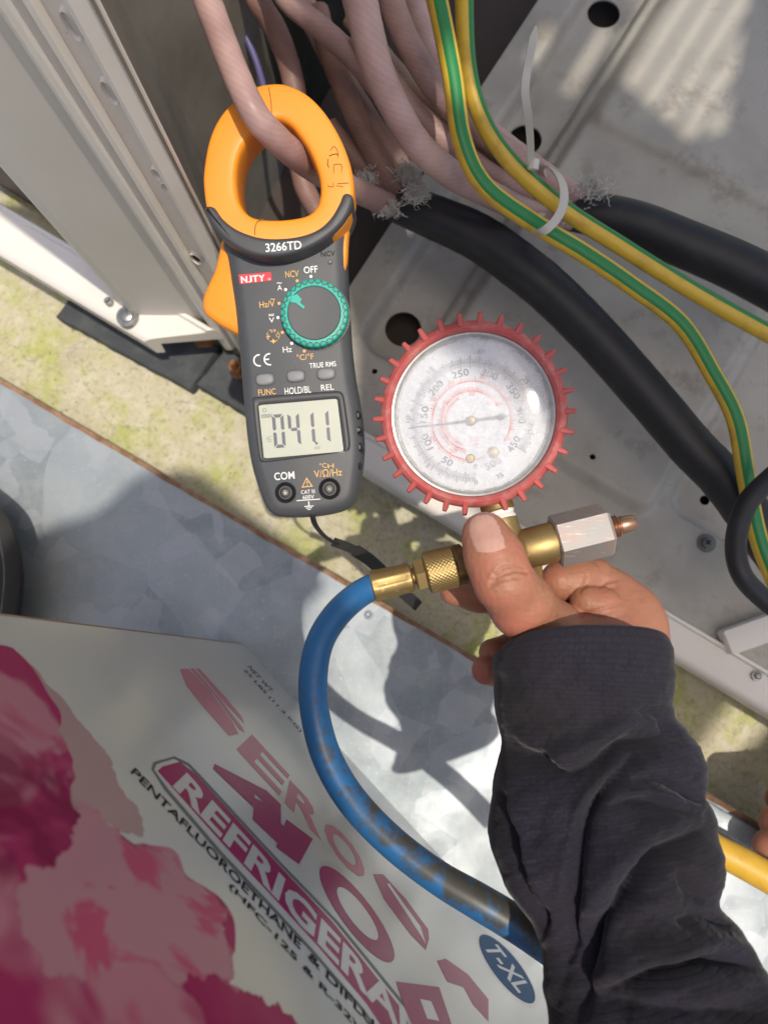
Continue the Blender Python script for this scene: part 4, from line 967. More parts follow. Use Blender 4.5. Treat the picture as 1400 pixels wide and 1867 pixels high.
# NCV lamp, buttons
def mdisc(px, py, rp, mt, n=.0003, nm='marker_dot'):
    u, v = MF.uv(px, py, n); return disc_uv(nm, MF, u, v, rp*MF.sc(px, py), mt, meter, n, 18)
mdisc(602, 478, 4.6, M['meter_dark'], .0003, 'indicator_lamp'); mdisc(602, 477, 2.2, M['button'], .0005, 'indicator_lamp')
for (x, y, m_) in ((567, 504, 'wht'), (542, 512, 'amber'), (521, 528, 'wht'), (509, 553, 'amber'), (507, 579, 'wht'), (515, 606, 'amber'), (532, 626, 'wht'), (555, 640, 'amber')): mdisc(x, y, 2.9, M[m_])
for x, y in ((484, 692), (540, 686), (595, 682)):
    u, v = MF.uv(x, y); s = MF.sc(x, y); a, b = 16.5*s, 10.5*s
    O = [(u + a*math.copysign(abs(math.cos(t))**.62, math.cos(t)), v + b*math.copysign(abs(math.sin(t))**.8, math.sin(t))) for t in np.linspace(0, 2*math.pi, 41)[:-1]]
    bt = obj('button', solid('button', MF, O, [(0, -.001), (0, .0010), (.0005, .0016), (.0012, .0018)], M['button'], 50), meter)
    O2 = [(u + (p[0]-u)*1.09, v + (p[1]-v)*1.12) for p in O]
    obj('button_gap', mesh('button_gap', [MF.p(p[0], p[1], .00025) for p in O2], [tuple(range(40))], M['meter_dark'], False), bt)
# screen with recessed bezel
bz = [(461, 733), (472, 724), (610, 713), (622, 717), (628, 727), (639, 808), (636, 818), (626, 824), (489, 842), (478, 840), (472, 831)]
bo = resample(catmull(muv(bz), 4, True), 80, True); lc = muv([(472, 739), (615, 727), (627, 823), (482, 836)]); 
def order_like(P, n):   # same count by angle
    P = resample(np.array(P), 400, True); c = np.mean(P, 0); a = np.arctan2(P[:, 1]-c[1], P[:, 0]-c[0]); o = np.argsort(a); t = np.linspace(-math.pi, math.pi, n, endpoint=False)
    k = [o[np.argmin(np.abs(a[o]-x))] for x in t]; return P[k]
bo, li = order_like(bo, 120), order_like(lc, 120)
scr = obj('screen', solid('screen', MF, muv([(470.5, 737.5), (616, 725.5), (628.5, 824.5), (480.5, 837.5)]), [(0, -.0005), (0, .0006)], M['lcd'], smooth=False), meter)
obj('bezel', ring_solid('bezel', MF, bo, li, [(0, .0002), (.08, .0012), (.25, .0018), (.6, .0017), (.92, .0013), (1, .0009), (1, 0), (0, -.001)], M['meter_collar'], 60), scr)
def seg_digit(cx, cy, segs):
    """seven segments, 28 x 66 px digit"""
    w_, h_, t = 21, 61, 6.0; sk = .085
    def seg(pts):
        q = []
        for x, y in pts:
            X = x - y*-sk*1; q.append((cx + x + y*sk, cy + y - x*sk))
        flat_px('digit_segment', MF, q, M['seg'], scr, .00075)
    L, R, T, B = -w_/2, w_/2, -h_/2, h_/2; g_ = 1.2; ht = t/2
    S = {'a': [(L+g_+1, T), (R-g_-1, T), (R-t, T+t), (L+t, T+t)], 'd': [(L+t, B-t), (R-t, B-t), (R-g_-1, B), (L+g_+1, B)],
         'g': [(L+t*.7, 0), (L+t, -ht), (R-t, -ht), (R-t*.7, 0), (R-t, ht), (L+t, ht)],
         'f': [(L, T+2), (L+t, T+t+1), (L+t, -ht-1), (L+ht, -g_), (L, -ht)], 'b': [(R, T+2), (R, -ht), (R-ht, -g_), (R-t, -ht-1), (R-t, T+t+1)],
         'e': [(L, ht), (L+ht, g_), (L+t, ht+1), (L+t, B-t-1), (L, B-2)], 'c': [(R, ht), (R, B-2), (R-t, B-t-1), (R-t, ht+1), (R-ht, g_)]}
    for k in segs: seg(S[k])
seg_digit(509, 786, 'abcdef'); seg_digit(537, 783, 'fgbc'); seg_digit(563.5, 781, 'bc'); seg_digit(590.5, 778, 'bc')
flat_px('decimal_point', MF, [(575, 806), (579.5, 805.6), (580, 810.4), (575.4, 810.8)], M['seg'], scr, .00075)
text_px(MF, '400', 578.5, 816.5, 11, 6, M['seg_faint'], scr, n=.00075); text_px(MF, 'AC', 490.5, 799, 9.5, 7.5, M['seg_faint'], scr, n=.00075); text_px(MF, '~', 491.5, 805, 7, 2.2, M['seg_faint'], scr, n=.00075)
flat_px('range_box', MF, [(477, 756), (496, 754.3), (496.6, 761), (477.6, 762.6)], M['seg_faint'], scr, .00070); text_px(MF, 'AUTO', 486.8, 758.5, 17, 5.2, M['lcd'], scr, n=.00078)
text_px(MF, 'o', 482.5, 748, 8, 8, M['seg_faint'], scr, n=.00075)
# lettering on the case
tx = lambda s, x, y, w_, h_, m_='wht', n=.0003, bold=.004, par=None, **k: text_px(MF, s, x, y, w_, h_, M[m_], par or meter, n=n, bold=bold, **k)
tx('3266TD', 517, 449, 64, 15, n=.0144, bold=.012)
tx('NCV', 598, 462.5, 26, 9.5, 'blk_print'); tx('OFF', 566.5, 491.5, 25.5, 12.5, bold=.012); tx('NCV', 532.5, 499.5, 24.5, 12, 'amber')
tx('A', 510, 524.5, 9, 9.5); tx('~', 509.5, 516, 9, 3); tx('Hz/V', 487, 554.5, 28, 11.5, 'amber'); tx('~', 497.5, 545.5, 8.5, 3, 'amber')
tx('V', 495.5, 583.5, 10, 9); flat_px('lettering', MF, [(490, 575.4), (500, 574.6), (500, 575.8), (490, 576.6)], M['wht'], meter, .0003); tx('---', 495, 573, 10, 1.2); tx('Hz', 524, 637, 16.5, 10.5); tx('°C/°F', 556.5, 650.5, 31, 11, 'amber')
tx('TRUE RMS', 588.5, 665, 49, 9.5, bold=.008); tx('FUNC', 487, 714.5, 32, 11, 'amber'); tx('HOLD/BL', 543, 711.5, 48, 12.5); tx('REL', 597, 706, 23.5, 10.5)
tx('COM', 518.5, 867.5, 37, 14, bold=.01); tx('V/Ω/Hz', 598, 862, 51, 14, 'amber'); tx('°C', 589, 848.5, 13, 9, 'amber'); tx('H', 603, 849.5, 11, 8, 'amber')
tx('CAT III', 561.5, 896.5, 25, 7); tx('600V', 562.5, 906, 21, 7)
flat_px('rule_line', MF, [(541, 912), (584, 909), (584, 910.6), (541, 913.6)], M['wht'], meter, .0003)
for q in ([(562, 914), (564, 914), (564.6, 922), (562.6, 922)], [(555, 922.6), (572, 921.4), (572, 923), (555, 924.2)], [(558, 925.6), (569, 924.8), (569, 926.2), (558, 927)], [(561, 928.4), (566.5, 928), (566.5, 929.2), (561, 929.6)]): flat_px('earth_symbol', MF, q, M['wht'], meter, .0003)
flat_px('warning_triangle', MF, [(559, 870), (571, 887), (550, 889)], M['amber'], meter, .0003); flat_px('warning_triangle', MF, [(559.2, 873.6), (567.8, 885.6), (552.6, 887)], M['meter_body'], meter, .00045); tx('!', 560.2, 881.5, 2.2, 9, 'amber', n=.0006)
# CE mark
def arc_mark(cx, cy, r, a0, a1, wd):
    u, v = MF.uv(cx, cy, .0003); s = MF.sc(cx, cy); vs, fs = [], []; n = 18
    for k in range(n):
        a = math.radians(a0+(a1-a0)*k/(n-1))
        for rr in (r-wd/2, r+wd/2): vs.append(MF.p(u+rr*s*math.cos(a), v+rr*s*math.sin(a), .0003))
        if k: fs.append((2*k-2, 2*k-1, 2*k+1, 2*k))
    obj('conformity_mark', mesh('conformity_mark', vs, [f[::-1] for f in fs], M['wht'], False), meter)
arc_mark(473, 657, 10, 80, 280, 2.6); arc_mark(492, 655, 10, 80, 280, 2.6)
flat_px('conformity_mark', MF, [(482.5, 654.5), (491, 653.8), (491.2, 656.2), (482.7, 657)], M['wht'], meter, .00035)
# small ring of symbols
arc_mark_c = MF.uv(498, 612, .0003); s_ = MF.sc(498, 612)
for k in range(8):
    a0 = k*45+8; vs, fs = [], []
    for j in range(5):
        a = math.radians(a0+29*j/4)
        for rr in (10.6, 11.8): vs.append(MF.p(arc_mark_c[0]+rr*s_*math.cos(a), arc_mark_c[1]+rr*s_*math.sin(a), .0003))
        if j: fs.append((2*j-1, 2*j-2, 2*j, 2*j+1))
    obj('symbol_ring', mesh('symbol_ring', vs, fs, M['amber'], False), meter)
tx('Ω', 507, 611, 7, 6.5, 'amber'); tx('H', 498, 603.5, 7, 5.5, 'amber'); tx('+', 489.5, 613.5, 7.5, 6.5, 'amber', bold=.01); flat_px('symbol_ring', MF, [(498, 618), (502.5, 622), (499, 627), (496, 622)], M['amber'], meter, .00035)
# red name plate
flat_px('name_plate', MF, [(435, 501), (494.5, 496), (496, 511.5), (438, 518.5)], M['red_print'], meter, .00025); tx('N', 445.5, 509.7, 11.5, 12, n=.00045, bold=.03); tx('J', 456.2, 508.6, 6.5, 12, n=.00045, bold=.02); tx('T', 465.8, 507.9, 10.5, 12, n=.00045, bold=.03); tx('Y', 477.3, 507, 12, 12, n=.00045, bold=.03); text_px(MF, 'o', 491, 509, 4, 4, M['wht'], meter, n=.00045)
# sockets
for x, y, rp in ((521, 898, 19), (601, 891, 19.5)):
    u, v = MF.uv(x, y); r = rp*MF.sc(x, y); o = MF.p(u, v, 0)
    sk = obj('socket', lathe('socket', o, MF.n, [(-.001, r*1.03), (.0012, r), (.0016, r*.9), (.0010, r*.78), (.0004, r*.66), (.0004, r*.56), (.0014, r*.54), (.0016, r*.48), (.0012, r*.42), (.0003, r*.40)], M['meter_dark'], 40, 35, MF.x), meter)
    obj('contact', lathe('contact', o, MF.n, [(.0004, r*.25), (.0010, r*.25), (.0012, r*.20), (.0008, r*.14), (.0006, r*.02)], M['chrome'], 20, 35, MF.x), sk)
    ring_o = [(r*.56*math.cos(t), r*.56*math.sin(t)) for t in np.linspace(0, 2*math.pi, 41)[:-1]]; fr = Frame(o, MF.x, MF.y)
    obj('socket_ring', ring_solid('socket_ring', fr, ring_o, [(a*.82, b*.82) for a, b in ring_o], [(0, .0014), (.5, .0018), (1, .0014), (1, .001), (0, .001)], M['button']), sk)
# side grips
for (x, y, w_, h_) in ((655, 757, 9, 15), (655, 784, 13, 13), (658, 815, 9, 15), (659, 850, 6, 12)):
    u, v = MF.uv(x, y, -.003); s = MF.sc(x, y)
    O = [(u+w_*s*.6*math.cos(t) - .0006, v+h_*s*.55*math.sin(t)) for t in np.linspace(0, 2*math.pi, 25)[:-1]]
    obj('side_grip', solid('side_grip', MF, O, [(0, -.014), (0, -.0022), (.001, -.0012)], M['meter_dark']), meter)
# wrist strap
cr = catmull([(568, 940, .375), (572, 955, .385), (585, 972, .40), (603, 986, .41), (618, 994, .41)], 6)
obj('strap_cord', tube('strap_cord', [WD(*q) for q in cr], .0009, M['meter_dark'], 10), meter)
cr2 = catmull([(572, 942, .375), (579, 960, .387), (594, 978, .402), (612, 990, .41)], 6)
obj('strap_cord', tube('strap_cord', [WD(*q) for q in cr2], .0008, M['meter_dark'], 10), meter)
sp_ = catmull([(608, 988, .41), (640, 1000, .42), (670, 1018, .44), (700, 1045, .455), (730, 1075, .47), (762, 1105, .49)], 6)
obj('wrist_strap', strap_mesh('wrist_strap', [WD(*q) for q in sp_], [.0052 if i < 8 else .0075 for i in range(len(sp_))], .0015, M['bag'], (.55, .8, .1)), meter)

# ------------------------------------------------------------------ pressure gauge
gO = W(861, 757, .312); gn = (CAM - gO).normalized() + Vector((-.03, .02, 0)); gn.normalize()
gx = Vector((1, 0, 0)); gx = (gx - gn*gx.dot(gn)).normalized(); GFr = Frame(gO, gx, gn.cross(gx))
gs = GFr.sc(861, 757); GP = lambda r: r*gs
gauge = thing('pressure_gauge', W(905, 960, .29), 'round pressure gauge with toothed red rubber boot held in the hand', 'pressure gauge')
boot = obj('rubber_boot', lathe('rubber_boot', gO, gn, [(-.004, GP(149)), (.0012, GP(150)), (.0030, GP(153)), (.0036, GP(158)), (.0026, GP(165)), (.0004, GP(170)), (-.004, GP(172.5)), (-.014, GP(174)), (-.020, GP(170)), (-.024, GP(150)), (-.025, GP(60))], M['boot'], 120, 50, gx, cap=False), gauge)
def tooth_mesh():
    # one rib, local x radial outward, z along gauge normal
    r0, r1_, r2_ = GP(160), GP(175), GP(186); hw = GP(5.0)
    prof = [(r0, .0026), (r1_-GP(6), .0020), (r2_-GP(3), .0012), (r2_, -.001), (r2_-GP(1), -.012), (r1_-GP(4), -.018), (r0, -.016)]
    vs, fs = [], []; m = len(prof)
    for s, k in ((-1, 1), (-.55, 1.0), (.55, 1.0), (1, 1)):
        for r, z in prof:
            vs.append((r, s*hw*(1.15 if r < r1_-GP(5) else .8), z + (.0007 if abs(s) < 1 else 0)))
    for a in range(3):
        for i in range(m):
            j = (i+1) % m; fs.append((a*m+i, (a+1)*m+i, (a+1)*m+j, a*m+j))
    fs.append(tuple(range(m))); fs.append(tuple(range(4*m-1, 3*m-1, -1)))
    return mesh('grip_rib', vs, [f[::-1] for f in fs], M['boot'], True, 35)
tm = tooth_mesh(); base = Matrix((gx, gn.cross(gx), gn)).transposed().to_4x4(); base.translation = gO
for k in range(30):
    if k in (23,): continue
    o = bpy.data.objects.new('grip_rib', tm); C.objects.link(o); o.parent = boot
    o.matrix_basis = base @ Matrix.Rotation(math.radians(12*k+2), 4, 'Z') @ Matrix.Rotation(random.uniform(-.02, .02), 4, 'Y')
rim = obj('bezel', lathe('bezel', gO, gn, [(-.006, GP(152)), (-.0010, GP(151)), (.0006, GP(149)), (.0004, GP(146)), (-.0008, GP(144)), (-.0016, GP(142.5)), (-.0030, GP(141)), (-.006, GP(140))], M['chrome'], 96, 45, gx, cap=False), gauge)
ZD = -.0062
face = obj('dial_plate', lathe('dial_plate', gO, gn, [(ZD-.001, GP(142)), (ZD, GP(142)), (ZD, GP(.5))], M['dial'], 96, 30, gx), gauge)
pv = GFr.uv(859, 767, ZD)
def ticks(name, r0, r1_, a0, a1, n, wd, mt, every=None, r1b=None):
    vs, fs = [], []
    for k in range(n+1):
        a = math.radians(a0+(a1-a0)*k/n); e = r1b if every and k % every == 0 else r1_
        c, s = math.cos(a), math.sin(a); h = wd*(1.6 if every and k % every == 0 else 1)/2; b = len(vs)
        for r, t in ((r0, -h), (r0, h), (e, h), (e, -h)): vs.append(GFr.p(pv[0]+GP(r)*c-GP(t)*s, pv[1]+GP(r)*s+GP(t)*c, ZD+.0003))
        fs.append((b, b+3, b+2, b+1))
    obj(name, mesh(name, vs, fs, mt, False), face)
def garc(name, r, a0, a1, wd, mt):
    vs, fs = [], []; n = 90
    for k in range(n+1):
        a = math.radians(a0+(a1-a0)*k/n)
        for rr in (r-wd/2, r+wd/2): vs.append(GFr.p(pv[0]+GP(rr)*math.cos(a), pv[1]+GP(rr)*math.sin(a), ZD+.0003))
        if k: fs.append((2*k-2, 2*k-1, 2*k+1, 2*k))
    obj(name, mesh(name, vs, fs, mt, False), face)
A0, A1 = -86, -86-318        # clockwise scale, 0 at the bottom
ticks('scale_marks', 107, 100, A0, A1+14, 150, .9, M['dial_grey'], 5, 97); ticks('scale_marks', 108, 115, A0, A1+14, 210, .9, M['dial_grey'], 6, 119)
garc('scale_arc', 107.5, A0, A1+14, .8, M['dial_grey'])
garc('scale_arc', 73, -70, -385, 2.2, M['dial_red']); ticks('scale_marks', 73, 79, -100, -372, 70, 1.0, M['dial_red'], 5, 81)
garc('scale_arc', 55, -100, -330, 2.6, M['dial_red']); ticks('scale_marks', 55, 62, -100, -330, 70, 1.0, M['dial_red'], 5, 64); ticks('scale_marks', 45, 51, -110, -240, 34, 1.6, M['dial_red'])
def gtext(s, r, ang, w_, h_, mt, flip=False, bold=.006):
    a = math.radians(ang); text_uv(GFr, s, pv[0]+GP(r)*math.cos(a), pv[1]+GP(r)*math.sin(a), GP(w_), GP(h_), a-math.pi/2, mt, face, ZD+.0004, bold)
for s, x, y in (('50', 815, 843), ('100', 777, 806), ('150', 771, 755), ('200', 793, 706), ('250', 838, 680), ('300', 892, 682), ('350', 936, 713), ('400', 951, 757), ('450', 938, 811), ('500', 900, 847)):
    dx, dy = x-859, -(y-767); a = math.degrees(math.atan2(dy, dx)); rot = a
    if -150 < a < -20: rot = a+180
    r = math.hypot(dx, dy); aa = math.radians(a)
    text_uv(GFr, s, pv[0]+GP(r)*math.cos(aa), pv[1]+GP(r)*math.sin(aa), GP(10.5*len(s)), GP(13), math.radians(rot)-math.pi/2, M['dial_grey'], face, ZD+.0004, .008)
for s, x, y in (('0', 868, 853), ('0', 869, 882), ('35', 913, 870), ('10', 740, 763), ('15', 783, 673), ('20', 875, 640), ('25', 958, 694), ('5', 778, 851)):
    dx, dy = x-859, -(y-767); a = math.degrees(math.atan2(dy, dx)); rot = a+180 if -150 < a < -20 else a; r = math.hypot(dx, dy); aa = math.radians(a)
    text_uv(GFr, s, pv[0]+GP(r)*math.cos(aa), pv[1]+GP(r)*math.sin(aa), GP(6.5*len(s)), GP(9), math.radians(rot)-math.pi/2, M['dial_grey'], face, ZD+.0004, .004)
for s, x, y in (('20', 789, 728), ('30', 822, 697), ('40', 880, 687), ('50', 923, 728), ('10', 790, 800), ('R22', 865, 800), ('°C', 868, 812), ('-20', 823, 822), ('60', 925, 800), ('0', 810, 740), ('20', 860, 718), ('40', 892, 735)):
    text_px(GFr, s, x, y, 6*len(s), 7.5, M['dial_red'], face, n=ZD+.0004)
# screws on the dial, needle, pivot
for x, y, rp in ((857, 836, 8.5), (899, 825, 11)):
    u, v = GFr.uv(x, y, ZD); sc_ = obj('dial_screw', lathe('dial_screw', GFr.p(u, v, ZD), gn, [(0, GP(rp)), (.0006, GP(rp)), (.0010, GP(rp*.8)), (.0011, GP(rp*.1))], M['brass'], 24, 40, gx), face)
n0, n1_ = np.array(GFr.uv(745, 780, ZD+.002)), np.array(GFr.uv(927, 758, ZD+.002)); pvn = np.array(GFr.uv(859, 767, ZD+.002))
def needle():
    d = (n1_-n0)/np.linalg.norm(n1_-n0); q = np.array([-d[1], d[0]]); P = [n0-q*GP(.7), pvn-q*GP(2.6), n1_-d*GP(18)-q*GP(3), n1_-d*GP(14)-q*GP(6.5), n1_, n1_-d*GP(14)+q*GP(6.5), n1_-d*GP(18)+q*GP(3), pvn+q*GP(2.6), n0+q*GP(.7)]
    return solid('needle', GFr, P, [(0, ZD+.0018), (0, ZD+.0022)], M['needle'], smooth=False)
obj('needle', needle(), gauge)
obj('pivot', lathe('pivot', GFr.p(pvn[0], pvn[1], ZD), gn, [(0, GP(9)), (.0026, GP(9)), (.0034, GP(7)), (.0037, GP(1))], M['brass'], 28, 40, gx), gauge)
obj('lens', lathe('lens', gO, gn, [(-.0035, GP(143)), (-.0024, GP(142)), (-.0012, GP(120)), (-.0006, GP(70)), (-.0004, GP(1))], M['lens'], 72, 60, gx, cap=False), gauge)
# brass fittings below the gauge
ZB = .296
def ax(x): return W(x, 1068 - .2468*(x-685), ZB)
adir = (ax(1155)-ax(685)).normalized(); bs = pxm(ZB)
def along(x): return (ax(x)-ax(685)).dot(adir)
def lax(name, prof, mt, n=40, parent=gauge, rfun=None, angle=35, ref=None): return obj(name, lathe(name, ax(685), adir, [(along(x), r*bs) for x, r in prof], mt, n, angle, ref, rfun), parent)
tee = lax('tee_body', [(848, 30), (852, 32), (945, 32), (952, 35), (955, 36.5), (1008, 37.5), (1013, 36)], M['brass'], 48)
st0, st1 = W(903, 915, .296), W(932, 1015, .296); sd_ = (st1-st0).normalized()
obj('tee_stem', lathe('tee_stem', st0, sd_, [(0, 30*bs), (.004, 31*bs), (.0048, 25*bs), (.008, 24*bs), (.0085, 29*bs), (.014, 31*bs), (.018, 28*bs), (.026, 29*bs)], M['brass'], 36), gauge)
obj('thread_tape', lathe('thread_tape', st0, sd_, [(.0044, 26*bs), (.0048, 29*bs), (.0062, 27*bs), (.0078, 29.5*bs), (.0086, 28*bs)], M['teflon'], 30), gauge)
obj('tee_tail', lathe('tee_tail', W(955, 1000, .294), (W(982, 1078, .284)-W(955, 1000, .294)), [(0, 28*bs), (.008, 24*bs), (.016, 15*bs), (.022, 12*bs)], M['brass'], 30), gauge)
hexn = lax('hexagon_cap', [(1010, 44), (1013, 49), (1102, 49), (1107, 46)], M['alu'], 6, angle=20, ref=(0, .6, 1))
thr = lax('valve_thread', [(1105, 15)] + [(1106+2.6*k, 21 if k % 2 else 18) for k in range(8)] + [(1128, 15), (1132, 16.5), (1152, 15), (1158, 12), (1159, 3)], M['copper'], 24)

# blue hose with its end fittings
hose = thing('blue_hose', W(700, 1500, ZG), 'worn blue rubber hose bending from the brass fitting to the sleeve', 'hose')
def krf(k, i, a, d, r): return r*(1 + .035*(abs(math.sin(a*17 + k*.75)) + abs(math.sin(a*17 - k*.75)) - 1.2))
lax('knurled_nut', [(776, 33)] + [(779+1.75*k, 38) for k in range(29)] + [(831, 34)], M['brass'], 160, hose, krf, 60)
lax('nut_end', [(830, 36), (833, 38.5), (846, 38), (849, 33)], M['brass_dark'], 40, hose)
lax('hexagon_nut', [(756, 26), (759, 31), (774, 31), (777, 28)], M['brass'], 6, hose, angle=20)
lax('neck', [(744, 15), (760, 15)], M['brass_dark'], 24, hose)
def frf(k, i, a, d, r): return r*(1 - (.06*max(0, math.cos(a*6))**.5 if 2 <= k <= 5 and math.cos(a*6) > 0 else 0))
lax('ferrule', [(679, 27), (681, 29), (688, 29.5), (692, 28.5), (738, 27), (742, 28), (749, 27), (752, 22)], M['brass'], 72, hose, frf, 40)
hz = [(720, 1058, H-ZB, 48), (685, 1068, H-ZB, 49), (650, 1087, .327, 50), (612, 1123, .330, 51), (583, 1172, .333, 51), (571, 1235, .336, 52), (575, 1305, .338, 52), (598, 1385, .338, 53), (644, 1462, .336, 54), (714, 1535, .333, 54), (796, 1598, .330, 55), (870, 1642, .328, 59), (940, 1684, .328, 60), (1000, 1725, .328, 60), (1100, 1800, .335, 60), (1200, 1900, .34, 60)]
obj('hose_body', pxtube('hose_body', hz, M['hose_blue'], n=28), hose)
wire('yellow_hose', [(1150, 1470, .50, 56), (1240, 1512, .50, 58), (1300, 1546, .50, 50), (1350, 1572, .50, 51), (1400, 1600, .50, 51), (1500, 1654, .50, 55)], M['hose_yellow'], 'yellow rubber hose lying on the tray right of the sleeve', 'hose', n=28)

# ------------------------------------------------------------------ person holding the gauge
person = thing('person', W(1100, 1300, ZG), 'person in a charcoal knit sleeve holding the gauge fitting between thumb and fingers', 'person')
def hand_sdf(P):
    thumb = chain_sd(P, [(1110, 1310, .365, 66), (1060, 1240, .358, 66), (1000, 1160, .336, 62), (950, 1102, .311, 54), (918, 1060, .300, 49.5), (899, 1012, .300, 48), (884, 975, .302, 42)], .006)
    web = chain_sd(P, [(1010, 1165, .340, 44), (1060, 1165, .344, 50), (1120, 1180, .346, 60)], .008)
    palm = chain_sd(P, [(1085, 1300, .352, 90), (1105, 1210, .352, 84), (1125, 1150, .352, 62), (1138, 1128, .352, 50)], .008)
    back = chain_sd(P, [(1148, 1290, .350, 62), (1150, 1190, .350, 56), (1148, 1140, .350, 52), (1140, 1118, .350, 46)], .008)
    prox = chain_sd(P, [(1142, 1118, .350, 46), (1112, 1084, .351, 43), (1080, 1056, .350, 39)], .004)
    midp = chain_sd(P, [(1082, 1056, .350, 39), (1048, 1058, .347, 38), (1020, 1060, .345, 36)], .003)
    dist = chain_sd(P, [(1004, 1066, .356, 30), (960, 1080, .358, 29), (925, 1086, .356, 25)], .003)
    bulge = chain_sd(P, [(1128, 1124, .343, 34), (1095, 1106, .339, 32), (1068, 1098, .338, 29)], .004)
    mid = chain_sd(P, [(1130, 1160, .378, 50), (1040, 1120, .382, 40), (940, 1095, .376, 36), (870, 1082, .366, 31), (828, 1078, .362, 26)], .004)
    ring = chain_sd(P, [(1110, 1220, .388, 48), (1020, 1190, .394, 38), (940, 1185, .388, 31), (898, 1190, .380, 25)], .004)
    pink = chain_sd(P, [(1100, 1250, .392, 44), (1010, 1235, .396, 34), (930, 1228, .385, 30), (886, 1222, .376, 26)], .004)
    d = smin(palm, back, .010); d = smin(d, web, .010); d = smin(d, prox, .006); d = smin(d, thumb, .0035)
    d = smin(d, midp, .0007); d = smin(d, dist, .0006); d = smin(d, bulge, .0009)
    d = smin(d, mid, .003); d = smin(d, ring, .002); d = smin(d, pink, .002)
    # nail bed: cut a shallow seat, knuckle creases across the thumb joint
    X, Y = project_np(P)
    def crease(pts, wd, dep):
        pts = np.array(pts, float); best = np.full(X.shape, 1e9)
        for a, b in zip(pts[:-1], pts[1:]):
            ba = b-a; h = np.clip(((X-a[0])*ba[0]+(Y-a[1])*ba[1])/(ba @ ba), 0, 1); best = np.minimum(best, np.hypot(X-a[0]-h*ba[0], Y-a[1]-h*ba[1]))
        return dep*np.exp(-(best/wd)**2)
    top = (P[..., 2] > H-.312)
    c = 0
    for pts, wd, dep in (([(900, 1048), (915, 1037), (938, 1031), (952, 1034)], 3.0, .0011), ([(896, 1060), (915, 1048), (940, 1040), (958, 1044)], 3.2, .0013), ([(893, 1068), (915, 1058), (945, 1052)], 2.8, .0010), ([(898, 1078), (925, 1068), (950, 1064)], 2.4, .0004), ([(885, 1052), (900, 1030)], 2.5, .0004)):
        c = c + crease(pts, wd, dep)*top
    deep = (P[..., 2] > H-.345)
    for pts, wd, dep in (([(1092, 1072), (1102, 1062), (1122, 1058)], 3, .0005), ([(1098, 1080), (1110, 1072), (1124, 1070)], 2.5, .0004), ([(1046, 1128), (1090, 1112), (1130, 1100)], 3.5, .0008), ([(1070, 1048), (1066, 1066), (1056, 1080)], 3, .0006), ([(1080, 1024), (1092, 1034), (1098, 1046)], 2.5, .0004)):
        c = c + crease(pts, wd, dep)*deep
    # fine wandering skin folds
    c = c + .00010*np.sin(X*.55 + 3*np.sin(Y*.05))*np.sin(Y*.10 + X*.03)
    return d + c
def sdf_mesh(name, fn, lo, hi, h, mt):
    lo, hi = np.array(lo), np.array(hi); n = np.ceil((hi-lo)/h).astype(int)+1
    X = [lo[k]+h*np.arange(n[k]) for k in range(3)]; D = np.empty(n, np.float32)
    for i0 in range(0, n[0], 24):
        G = np.stack(np.meshgrid(X[0][i0:i0+24], X[1], X[2], indexing='ij'), -1); D[i0:i0+24] = fn(G)
    V, Fc = surface_nets(D, lo, h)
    me = bpy.data.meshes.new(name); me.from_pydata(V.tolist(), [], Fc.tolist()); me.materials.append(mt)
    me.polygons.foreach_set('use_smooth', [True]*len(me.polygons)); me.update(); return me
pts_ = [WD(790, 920, .27), WD(1240, 1320, .41), WD(790, 1320, .41), WD(1240, 920, .27), WD(790, 920, .41), WD(1240, 1320, .27), WD(790, 1320, .27), WD(1240, 920, .41)]
lo_ = [min(p[k] for p in pts_)+(.0) for k in range(3)]; hi_ = [max(p[k] for p in pts_) for k in range(3)]
obj('hand', sdf_mesh('hand', hand_sdf, (lo_[0], lo_[1], H-.415), (hi_[0], hi_[1], H-.278), .00085, M['skin']), person)
def trace(px, py, fn, d0=.25, d1=.36, n=440):
    """height of a surface along the pixel's ray"""
    ds_ = np.linspace(d0, d1, n); P = np.array([WD(px, py, d) for d in ds_]); v = fn(P); i = int(np.argmax(v < 0)) if (v < 0).any() else n-1
    return P[i]
def nail():
    # corners in pixels: base at the joint side, tip at the top
    nu, nv = 15, 15; L = [(868, 1006), (858, 985), (853, 965), (858, 948), (870, 940)]; R = [(923, 998), (916, 975), (908, 955), (900, 943), (888, 938)]
    Ls, Rs = catmull(L, 4), catmull(R, 4); vs, fs = [], []; m = len(Ls)
    cen = np.array(WD(895, 980, .30))
    for j in range(m):
        for i in range(nu):
            t = i/(nu-1); bow = 5*math.sin(math.pi*t)*(1 if j == 0 else (1-j/(m-1)))
            q = Ls[j]*(1-t)+Rs[j]*t; p = trace(q[0], q[1]+bow, hand_sdf)
            up = Vector((CAM-Vector(p)).normalized()); e = .00050*(1 - .8*(2*t-1)**4)
            vs.append(Vector(p)+up*e)
    for j in range(m-1):
        for i in range(nu-1): a = j*nu+i; fs.append((a, a+1, a+nu+1, a+nu))
    b = len(vs)
    for v in vs[:b]: vs.append(v - Vector((0, 0, .0009)))
    fs += [tuple(k+b for k in f[::-1]) for f in fs]
    edge = [i for i in range(nu)] + [j*nu+nu-1 for j in range(1, m)] + [(m-1)*nu+i for i in range(nu-2, -1, -1)] + [j*nu for j in range(m-2, 0, -1)]
    for x, y in zip(edge, edge[1:]+edge[:1]): fs.append((y, x, x+b, y+b))
    return mesh('thumbnail', vs, fs, M['nail'], True, 60)
obj('thumbnail', nail(), person)

